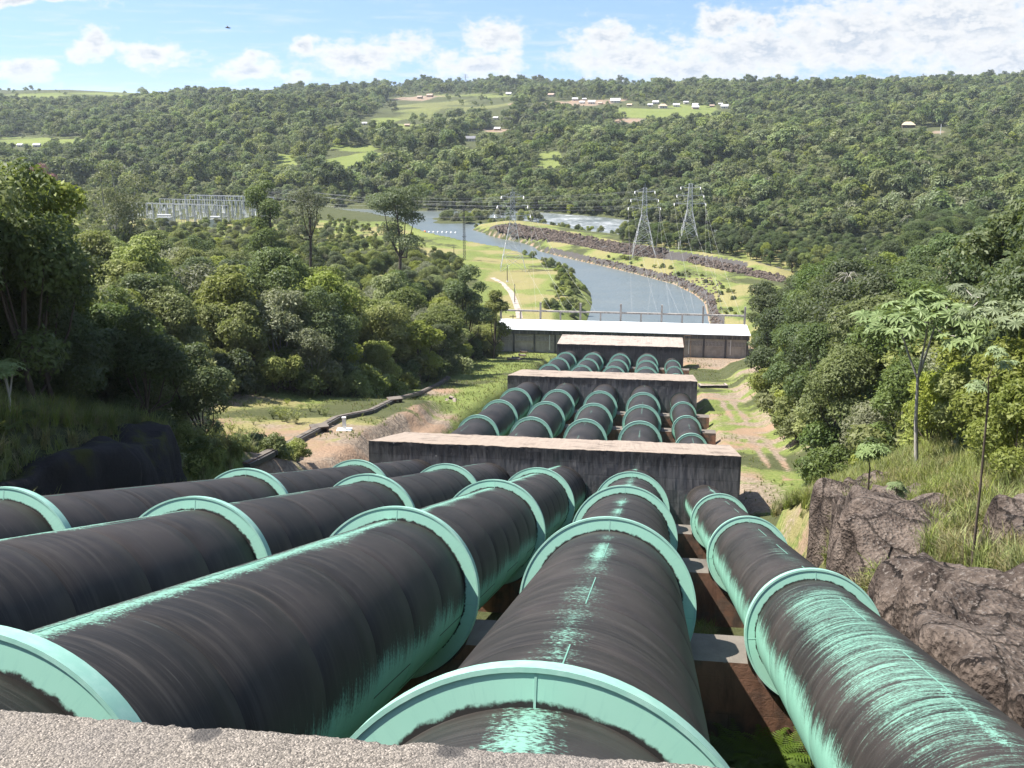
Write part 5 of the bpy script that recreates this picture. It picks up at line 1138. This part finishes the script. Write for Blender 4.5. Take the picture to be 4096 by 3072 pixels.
# ------------------------------------------------------------------ lattice towers, poles and wires
def lattice(mb, c0, w0, c1, w1, n, bw, legs=None):
    P = lambda t, k: np.array(c0)*(1-t)+np.array(c1)*t+np.array([(-1, 1, 1, -1)[k], (-1, -1, 1, 1)[k], 0])*((w0*(1-t)+w1*t)/2)
    ts = [1-(1-i/n)**(1.25 if w1 < w0 else 1) for i in range(n+1)]
    if w1 < w0*.7: ts = [(1-(w1/w0)**(i/n))/(1-w1/w0) for i in range(n+1)]
    for t0, t1 in zip(ts[:-1], ts[1:]):
        for k in range(4):
            m = (k+1) % 4; mb.bar(P(t0, k), P(t1, m), bw); mb.bar(P(t0, m), P(t1, k), bw); mb.bar(P(t1, k), P(t1, m), bw)
    return P
def make_tower(h, base, lab, loc, rz, group, span=6.8, simple=False):
    t = thing('lattice_tower', lab, 'power tower', loc, rz, group); wz = h*.60
    bw = .105 if not simple else .24
    body = MB(); P = lattice(body, (0, 0, 0), base, (0, 0, wz), 2.2, 5 if not simple else 3, bw*.8)
    for k in range(4): obj('leg', MB().bar(P(-.03, k), P(1, k), bw*1.5).mesh('leg'), steelm, t)
    lattice(body, (0, 0, wz), 2.2, (0, 0, h), 1.3, 6 if not simple else 3, bw*.75); obj('bracing', body.mesh('bracing'), steelm, t)
    for k in range(4):
        c = [(-1, 1, 1, -1)[k], (-1, -1, 1, 1)[k]]; obj('mast_leg', MB().bar((c[0]*1.1, c[1]*1.1, wz), (c[0]*.65, c[1]*.65, h), bw*1.2).mesh('mast'), steelm, t)
    tips = []
    for z_, sp in ((h*.70, span), (h*.82, span*.85), (h*.94, span*.62)):
        am = MB()
        for sg in (-1, 1):
            tip = np.array([sg*sp, 0, z_+.3])
            for (yy, zz) in ((-.9, 0), (.9, 0), (0, 1.4)): am.bar((sg*.8, yy, z_+zz), tip, bw*.8)
            for f in (.33, .66): am.bar((sg*(.8+(sp-.8)*f), 0, z_+.0+.3*f), (sg*(.8+(sp-.8)*f), 0, z_+1.4*(1-f)+.3*f), bw*.6)
            tips.append(tip)
        ar = obj('crossarm', am.mesh('crossarm'), steelm, t)
        if not simple:
            for sg in (-1, 1): obj('insulator_string', MB().tube([(sg*sp, 0, z_+.25), (sg*sp-.2, -2.2, z_-.5)], [.13, .13], 6).mesh('insulator'), whitem, ar)
    pk = MB().bar((0, 0, h), (-.0, 0, h+2.0), bw); obj('peak', pk.mesh('peak'), steelm, t)
    c, s_ = math.cos(rz), math.sin(rz)
    return t, [np.array([loc[0]+c*v[0]-s_*v[1], loc[1]+s_*v[0]+c*v[1], loc[2]+v[2]]) for v in tips]
def tower_px(u, v, vtop, lab, rz, base=9.5, span=6.6):
    p = cast(u*2212/4096, v*1659/3072); h = (atY(u, vtop, p[1])[2]-p[2])/1.06; return make_tower(h, base, lab, tuple(p), rz, 'lattice towers by the canal', span)
T1, tip1 = tower_px(2051, 1080, 750, 'lattice power tower on the lawn left of the canal', .15)
T2, tip2 = tower_px(2572, 1020, 735, 'lattice power tower on the right canal bank, left of two', .1)
T3, tip3 = tower_px(2752, 1003, 718, 'lattice power tower on the right canal bank, right of two', .1)
wirem = flat('wire', (.40, .40, .39), .5, .05)
def wire(a, b, sag, lab, r=.017, group='power line conductors'):
    a, b = np.array(a, float), np.array(b, float); pts = [a*(1-t)+b*t-np.array([0, 0, 4*sag*t*(1-t)]) for t in np.linspace(0, 1, 17)]
    V, F = tube(pts, [r]*17, 4); tag(obj('power_line', mkmesh('wire', V, F), wirem), lab, 'power line', group)
beamz = ZR+2.5
for k, q in enumerate((-34.0, -30.5, -26.5, -23.0, -20.0, -15.0)): wire((q, 267.7, beamz), tip1[k], 2.0, 'thin wire from the left part of the gantry to the tower on the lawn')
for k, q in enumerate((-5.5, -1.5, 1.0, 4.2, 6.5, 9.0)): wire((q, 267.7, beamz), tip2[k], 2.2, 'thin wire from the middle of the gantry to the middle canal tower')
for k, q in enumerate((10.5, 13.5, 15.0, 17.5, 19.5, 22.0)): wire((q, 267.7, beamz), tip3[k], 2.2, 'thin wire from the right end of the gantry to the right-hand canal tower')
for t_, n_ in ((tip1, 'lawn tower'), (tip2, 'left bank-side tower'), (tip3, 'right bank-side tower')):
    for k in range(0, 6, 1): wire(t_[k], (SWX+40-4*k, SWY+4+(0 if t_ is tip1 else 14 if t_ is tip2 else 26), -46), 5, 'thin wire from the '+n_+' towards the switchyard', .02)
# skyline pylons
SK = [(887, 483, 560, 2), (1242, 477, 575, 2), (1627, 527, 595, 2), (1903, 528, 600, 2), (2102, 572, 610, 2), (183, 588, 625, 3), (393, 577, 625, 3), (1570, 513, 590, 3)]
SN = ['first from the left', 'second from the left, tallest', 'third from the left', 'fourth from the left', 'fifth from the left', 'sixth from the left', 'seventh from the left', 'rightmost']
for q, (X__, y0, y1, zz) in enumerate(SK):
    u = (1300 if zz == 2 else 2696)+X__*.633; dist_ = (2350, 2350, 2700, 2700, 3100, 3100, 2700, 2100)[q]; b = ray(u, y0*.633); top = b/math.hypot(b[0], b[1])*dist_; z_ = gz(top[0], top[1]); h = max(top[2]-z_, 22)
    make_tower(h, 7.5, 'far power tower on the skyline, '+SN[q], (top[0], top[1], z_), .3, 'power towers on the skyline', 8.0 if q < 5 else 4, True)
# poles on the lawn
for (u, v0, v1, lab, cross) in ((2029, 1060, 1128, 'dark pole on the lawn below the lattice tower', 0), (2059, 1136, 1214, 'dark pole beside the paved path', 0), (1816, 985, 1030, 'wooden pole at the canal bank beyond the wood', 1), (2052, 1258, 1290, 'pole with a crossarm behind the left end of the gantry', 1)):
    p = cast(u*2212/4096, v1*1659/3072); h = atY(u, v0, p[1])[2]-p[2]; t = thing('utility_pole', lab, 'pole', tuple(p), .2, 'poles on the left lawn'); obj('post', MB().tube([(0, 0, -.5), (0, 0, h)], [.16, .11], 8).mesh('post'), darkst, t)
    obj('foot_block', MB().box(-.35, .35, -.35, .35, -.3, .35).mesh('foot'), whitem, t)
    if cross: obj('crossarm', MB().box(-1.0, 1.0, -.07, .07, h-.6, h-.45).mesh('arm'), darkst, t)
p = cast(1858*2212/4096, 1040*1659/3072); h = atY(1854, 829, p[1])[2]-p[2]; t = thing('radio_mast', 'thin tall steel mast at the edge of the left wood by the canal', 'mast', tuple(p)); mb = MB(); lattice(mb, (0, 0, 0), .9, (0, 0, h), .7, 22, .06); obj('lattice_shaft', mb.mesh('mast'), darkst, t); obj('platform', MB().box(-.8, .8, -.8, .8, h*.45, h*.45+.08).mesh('platform'), darkst, t)

# ------------------------------------------------------------------ switchyard
sw = cast(435, 468); sx_, sy_ = SWX, SWY
def portal(x, y, n, w_, h, lab, rz=0.0):
    t = thing('switchyard_portal', lab, 'steel portal', (x, y, gz(x, y)), rz, 'portals of the switchyard')
    for k in range(n+1):
        mb = MB(); lattice(mb, ((k-n/2)*w_, 0, 0), 1.1, ((k-n/2)*w_, 0, h), .5, 6, .13); obj('lattice_column', mb.mesh('column'), steelw, t)
    mb = MB()
    for k in range(n):
        for yy in (-.4, .4): mb.bar(((k-n/2)*w_, yy, h), ((k+1-n/2)*w_, yy, h), .16)
        for f in np.linspace(0, 1, 9)[:-1]: mb.bar(((k-n/2+f)*w_, -.4, h), ((k-n/2+f+.125)*w_, .4, h), .12)
    obj('girder', mb.mesh('girder'), steelw, t)
    mb = MB()
    for k in range(n):
        for f in (.25, .5, .75): mb.tube([((k-n/2+f)*w_, 0, h-.2), ((k-n/2+f)*w_, 0, h-2.4)], [.16, .16], 5)
    stuff(obj('insulators', mb.mesh('ins'), whitem, t))
steelw = flat('pale_steel', (.40, .41, .42), .55, .1)
rows = ['nearest', 'second', 'third', 'fourth', 'fifth', 'farthest']
for k in range(6): portal(sx_-2+1.5*k, sy_-30+12*k, 4, 11.5, 10.5 if k % 2 == 0 else 9.0, 'pale steel portal frame of the switchyard, %s row' % rows[k], -.12)
for k in range(42):
    x, y = sx_+(k % 7-3)*9.5+2*math.sin(k), sy_-24+(k//7)*9.5; z_ = gz(x, y)
    t = thing('switchgear', 'pale switchgear stand inside the fenced switchyard left of the river', 'switchgear', (x, y, z_), .1*k, 'switchgear stands in the switchyard')
    mb = MB()
    for q in (-1.2, 0, 1.2): mb.bar((q, 0, -.2), (q, 0, 2.6), .2)
    mb.box(-1.6, 1.6, -.3, .3, 2.55, 2.8); obj('stand', mb.mesh('stand'), steelw, t)
    mb = MB()
    for q in (-1.2, 0, 1.2): mb.tube([(q, 0, 2.8), (q, 0, 3.6), (q, 0, 4.6)], [.26, .2, .12], 6)
    obj('bushings', mb.mesh('bushing'), whitem if k % 3 else steelw, t)
for k, (dx_, w_, h_) in enumerate(((-30, 5, 4), (-4, 7, 4.5), (22, 5, 4))):
    x, y = sx_+dx_, sy_-36; t = thing('transformer', ('left', 'middle', 'right')[k]+' grey transformer at the near side of the switchyard', 'transformer', (x, y, gz(x, y)), 0, 'transformers'); obj('tank', MB().box(-w_/2, w_/2, -1.5, 1.5, -.3, h_).box(-w_/2-1, -w_/2-.05, -1.2, 1.2, .4, h_-.6).mesh('tank'), steelw, t)
    obj('conservator', MB().tube([(-w_/2, 0, h_+.9), (w_/2, 0, h_+.9)], [.5, .5], 10).mesh('cons'), steelw, t)

# ------------------------------------------------------------------ houses over the river
thatch = flat('thatch', (.46, .37, .27), .95, .2, 6); tin = flat('tin_roof', (.55, .55, .56), .45, .15, 2, .5); rust = flat('rusty_tin_roof', (.36, .27, .21), .7, .25, 2); mud = flat('mud_wall', (.36, .25, .17), .9, .2); cream = flat('plaster_wall', (.55, .50, .42), .85, .1); wood_ = flat('dark_wood', (.09, .07, .05), .9, .2)
def house(u, v, wpx, roof, wall, lab, depth=.8, hip=False, rz=0.0, group='houses on the far hill'):
    p = cast(u*2212/4096, v*1659/3072); dist_ = np.linalg.norm(p); w_ = min(max(wpx*dist_/4186, 5), 17); d_ = w_*depth; h = min(2.8, w_*.33); rh = w_*.26
    t = thing('house', lab, 'house', (p[0], p[1], gz(p[0], p[1])-.1), rz, group)
    obj('wall', MB().box(-w_/2, w_/2, -d_/2, d_/2, -1.5, h).mesh('wall'), wall, t)
    o_ = .5; V = [(-w_/2-o_, -d_/2-o_, h), (w_/2+o_, -d_/2-o_, h), (w_/2+o_, d_/2+o_, h), (-w_/2-o_, d_/2+o_, h)]
    kx = w_/2*.45 if hip else w_/2+o_; V += [(-kx, 0, h+rh), (kx, 0, h+rh)]
    V2 = [(a, b, c-.15) for a, b, c in V[:4]]
    obj('roof', mkmesh('roof', np.array(V+V2), [(0, 1, 5, 4), (2, 3, 4, 5), (1, 2, 5), (3, 0, 4), (6, 7, 8, 9), (0, 6, 7, 1), (1, 7, 8, 2), (2, 8, 9, 3), (3, 9, 6, 0)]), roof, t)
    obj('door', MB().box(-.5, .5, -d_/2-.04, -d_/2-.003, -.1, 2.0).mesh('door'), wood_, t)
    for q in (-1, 1): obj('window', MB().box(q*w_*.3-.45, q*w_*.3+.45, -d_/2-.04, -d_/2-.003, .9, 1.9).mesh('window'), wood_, t)
    return t
Z2 = lambda X__, Y__: (1300+X__*.633, Y__*.633); Z3 = lambda X__, Y__: (2696+X__*.633, Y__*.633); Z1 = lambda X__, Y__: (X__*.633, Y__*.633)
HL = [(Z2(663, 612), 22, rust, mud, 'brown-roofed house on the bare patch near the left skyline'), (Z2(600, 622), 18, rust, mud, 'small house left of the brown-roofed one near the skyline'), (Z2(1160, 602), 20, tin, cream, 'low house on the skyline right of the tall pylon'),
      (Z2(1430, 610), 22, rust, cream, 'first house of the hilltop village'), (Z2(1580, 636), 20, tin, cream, 'second house of the hilltop village, pale roof'), (Z2(1640, 633), 14, tin, mud, 'small house in the hilltop village behind the second'), (Z2(1625, 655), 18, tin, cream, 'house on the lower edge of the hilltop village'),
      (Z2(1685, 657), 26, tin, cream, 'wide pale-roofed house in the lower row of the hilltop village'), (Z2(1740, 660), 16, rust, mud, 'small rusty-roofed house right of the wide one'), (Z2(1835, 648), 36, tin, cream, 'widest pale house in the middle of the hilltop village'), (Z2(1925, 672), 18, thatch, mud, 'small house with pale walls below the widest one'),
      (Z2(2090, 657), 22, tin, cream, 'white-roofed house in the right part of the village'), (Z2(2055, 672), 18, tin, cream, 'white house beside a dark tree in the village'), (Z2(2135, 682), 30, thatch, cream, 'house with a pyramid roof at the right end of the village'),
      (Z2(1080, 754), 18, tin, cream, 'white house alone among trees on the slope below the tall pylon'), (Z2(1090, 824), 22, tin, mud, 'grey-roofed house lower on the slope beside a bare patch'), (Z2(920, 893), 36, flat('slate_roof', (.16, .16, .17), .6), cream, 'dark-roofed house half hidden by trees in mid slope'),
      (Z2(250, 787), 16, tin, cream, 'small house at the edge of the bright green field'), (Z2(520, 799), 14, rust, mud, 'tiny house on the scrubby slope left of centre'), (Z3(15, 676), 24, tin, cream, 'white house right of the village by the green field'), (Z3(75, 654), 16, tin, cream, 'house on the village skyline at the right'),
      (Z3(135, 672), 20, tin, cream, 'upper of two stacked pale roofs at the right end'), (Z3(135, 690), 24, tin, mud, 'lower of two stacked pale roofs at the right end'), (Z3(240, 676), 16, rust, mud, 'brown house near the end of the village'), (Z3(295, 664), 14, tin, cream, 'small pale house behind the last one'), (Z3(320, 684), 26, tin, cream, 'last pale-roofed house before the forest'),
      (Z1(130, 926), 16, tin, cream, 'left of two low sheds on the bright field at far left'), (Z1(235, 928), 22, tin, cream, 'right of two low sheds on the bright field at far left')]
for (uv, wp, rf, wl, lab) in HL: house(uv[0], uv[1], wp, rf, wl, lab, hip=('pyramid' in lab), rz=random.uniform(-.25, .25))
uv = Z3(1478, 806); house(uv[0], uv[1], 44, thatch, wood_, 'hip-roofed thatched house alone on the right-hand hillside', .75, True)
uv = Z3(1683, 850); p = cast(uv[0]*2212/4096, uv[1]*1659/3072); h = max(6, atY(uv[0], 785*.633, p[1])[2]-p[2]); t = thing('utility_pole', 'pale pole on the bare earth right of the thatched house', 'pole', tuple(p)); obj('post', MB().tube([(0, 0, -.5), (0, 0, h)], [.3, .22], 6).mesh('post'), whitem, t)

# ------------------------------------------------------------------ canal sides: stones, bushes, buoys
SM = [proto('kind_stone_%d' % q, boulder(120+q, .62, .5, .8, flute=.12, rough=.18), rockm) for q in range(4)]
r3 = np.random.default_rng(21)
n = 60000; x = r3.uniform(-130, 90, n); y = r3.uniform(300, 520, n); dk = pline(x, y, DYKE); srr = sdist(x, y, P_RIGHT)
u, v, _ = to_px(np.c_[x, y, H(x, y)]); u *= 2212/4096; v *= 1659/3072
dq = np.array(DYKE); oq = np.argsort(dq[:, 0]); beyond = y > np.interp(x, dq[oq, 0], dq[oq, 1])
ok1 = (dk > 1.4) & (dk < 10.0) & (srr > 0.6) & ~beyond & (u > 1040) & (u < 1440) & (r3.random(n) < .8)
ok2 = (u > 1485) & (u < 1700) & (np.abs(v-np.interp(u, [1480, 1560, 1700], [558, 575, 606])) < 8) & (srr > 4) & (r3.random(n) < .6)
ok3 = (srr > 0.6) & (srr < 3.4) & (r3.random(n) < .55) & (y < 440)
ok4 = (u > 1400) & (u < 1560) & (srr > 3) & (srr < 12) & (r3.random(n) < .22) & (y < 400) & (fbm2(x, y, 5, 2) > -.1)
small = ok3 | ok4
ok = ok1 | ok2 | ok3 | ok4; x, y = x[ok], y[ok]; ssz = np.where(small[ok], .55, 1.0); m = len(x)
scatter('riprap', np.c_[x, y, H(x, y)-.1], r3.uniform(0, 6.28, (m, 3))*np.array([.12, .12, 1]), r3.uniform(.7, 1.8, m)*ssz, r3.integers(0, 4, m), SM, 'grey-brown loose stone facing along the dyke and right canal bank', 'stones')
def bush(x, y, s_, q, lab, grp, leafm=None): return plant_tree(K['shrub'][q], x, y, s_, r3.uniform(0, 6.28), lab, grp, 'shrub', leafm=leafm, cat='shrub')
lb = 'green shrub on the left canal bank just behind the powerhouse gantry'
for q in range(52):
    t = q/51; i0 = int(t*6); a = np.array(left_shore[max(0, i0)]); b = np.array(left_shore[min(i0+1, 6)]); f = t*6-i0; p = a*(1-f)+b*f; bush(p[0]-r3.uniform(1.0, 12), p[1]+r3.uniform(-2, 2), r3.uniform(.5, .95), int(r3.integers(3)), lb, lb)
lb = 'scrubby bush on the small river island beyond the dyke tip'
isl = plan([(950, 478), (1052, 478)], WATER); 
iv, ifc = [], []
for (cx, cy_) in [(958, 476), (985, 478), (1010, 478), (1035, 476), (1050, 474), (970, 472), (1000, 472), (1025, 470), (1044, 469), (1008, 482), (1080, 470), (1100, 468), (1125, 470), (1145, 473), (1160, 478)]:
    p = atZ(cx*4096/2212, cy_*3072/1659, WATER+.3); bush_o = plant_tree(K['shrub'][int(r3.integers(3))], p[0], p[1], r3.uniform(1.3, 1.9), r3.uniform(0, 6.28), lb, lb, 'shrub', z=WATER-.3, cat='shrub', leafm=[L_grey, L_mid, None][int(r3.integers(3))])
    iv.append((p[0], p[1]))
iv = np.array(iv)
def isle(c, rx, ry):
    a = np.linspace(0, 2*np.pi, 40, endpoint=False); V = [(c[0], c[1], WATER+.8)]; F = []
    for k, f in enumerate((.7, 1.0, 1.25)):
        for q in a: w_ = 1+.15*math.sin(3*q+k)+.1*math.sin(5*q); V.append((c[0]+rx*f*w_*math.cos(q), c[1]+ry*f*w_*math.sin(q), WATER+(.7, .25, -.8)[k]))
    for j in range(40): F.append((0, 1+j, 1+(j+1) % 40)); F += [(1+40*k+j, 1+40*(k+1)+j, 1+40*(k+1)+(j+1) % 40, 1+40*k+(j+1) % 40) for k in range(2)]
    return mkmesh('island', np.array(V), F, True)
structure(obj('river_island', isle((iv[:10, 0].mean(), iv[:10, 1].mean()), 20, 16), gm))
p = atZ(1030*4096/2212, 474*3072/1659, WATER); plant_tree(K['lime'][0], p[0], p[1], .75, 1.0, 'bright green tree on the small river island', None, z=WATER, sz=.62)
lb = 'bush on the back of the dyke beside the rapids'
for q in range(26):
    t = q/25*(len(dyke_back)-1); i0 = min(int(t), len(dyke_back)-2); f = t-i0; p = np.array(dyke_back[i0])*(1-f)+np.array(dyke_back[i0+1])*f; bush(p[0]+r3.uniform(-2, 2), p[1]-r3.uniform(1, 5), r3.uniform(.5, 1.0), int(r3.integers(3)), lb, lb)
lb = 'low shrub scattered on the right canal bank'
for q in range(34):
    i0 = int(r3.integers(0, 7)); f = r3.random(); p = np.array(right_shore[i0])*(1-f)+np.array(right_shore[i0+1])*f; bush(p[0]+r3.uniform(3, 11), p[1]+r3.uniform(0, 4), r3.uniform(.25, .5), int(r3.integers(3)), lb, lb)
orange = flat('orange_float', (.75, .22, .06), .5)
for k in range(8):
    u = 1699+k*17.6; p = atZ(u, 929+.4*k, WATER); mb = MB(); s_ = .75 if k == 0 else .5
    a = np.linspace(-1, 1, 7); mb.tube([(0, 0, s_*q) for q in a], [max(.05, s_*math.sqrt(1-q*q)) for q in a], 10)
    t = tag(obj('buoy', mb.mesh('buoy', True), orange if k == 0 else whitem, None, (p[0], p[1], WATER+.15)), 'orange buoy at the left end of the float line in the river' if k == 0 else 'white buoy in the float line across the river', 'buoy', 'float line')
# a bird high over the valley
d = rd(492, 60); P = d*160; bm = MB(); bm.tube([(-.35, 0, 0), (-.1, 0, .02), (.25, 0, 0), (.42, 0, .03)], [.03, .10, .07, .03], 8)
for sg in (-1, 1): bm.add([(-.12, 0, .02), (.18, 0, .02), (.12, sg*.5, .18), (-.05, sg*.55, .17), (-.02, sg*1.0, .08)], [(0, 1, 2, 3), (3, 2, 4)])
tag(obj('bird', bm.mesh('bird'), darkst, None, tuple(P), (.2, .1, .6)), 'small dark bird gliding in the blue sky', 'bird')

# bright large-leaved growth at the right edge
for k, (x, y, Y, s_, kd) in enumerate([(2190, 960, 50, .62, 0), (2120, 960, 56, .55, 1), (2060, 950, 62, .55, 0), (2230, 900, 58, .75, 1), (2010, 940, 68, .5, 1), (2210, 1010, 44, .45, 0)]):
    q = rd(x, y); P = q/q[1]*Y; plant_tree(K['lime'][kd], P[0], P[1], s_, 1.3*k, 'bright yellow-green tree at the right edge above the grassy slope', 'bright trees at the right edge')

# ------------------------------------------------------------------ summer haze
hb = MB().box(-11500, 11500, -1500, 15500, -71.5, 90.0); ho = obj('haze', hb.mesh('haze'))
hm_ = bpy.data.materials.new('haze'); hm_.use_nodes = True; h_ = NT(hm_.node_tree)
vp = h_.n('ShaderNodeVolumePrincipled'); vp.inputs['Color'].default_value = (0.80, 0.90, 1.0, 1); vp.inputs['Density'].default_value = 0.00007; vp.inputs['Anisotropy'].default_value = 0.2
oo = h_.n('ShaderNodeOutputMaterial'); h_.nt.links.new(vp.outputs[0], oo.inputs['Volume']); ho.data.materials.append(hm_)
stuff(ho); ho['label'] = 'pale summer haze filling the valley'; ho['category'] = 'haze'

# things alike and few: say which one by how near it stands
ORD = ['nearest', 'second nearest', 'third nearest', 'fourth nearest', 'fifth nearest', 'sixth nearest', 'seventh nearest', 'eighth nearest', 'ninth nearest', 'tenth nearest', 'eleventh nearest', 'twelfth nearest', 'thirteenth nearest', 'fourteenth nearest']
by = {}
for o in scene.objects:
    if o.parent is None and o.get('category') and o.get('kind') is None: by.setdefault(o['label'], []).append(o)
for lab, L_ in by.items():
    if 2 <= len(L_) <= 14 and len(lab.split()) <= 14:
        L_.sort(key=lambda o: (o.location.length, o.name))
        for q, o in enumerate(L_): o['label'] = lab+', '+('farthest' if q == len(L_)-1 and q > 1 else ORD[q])
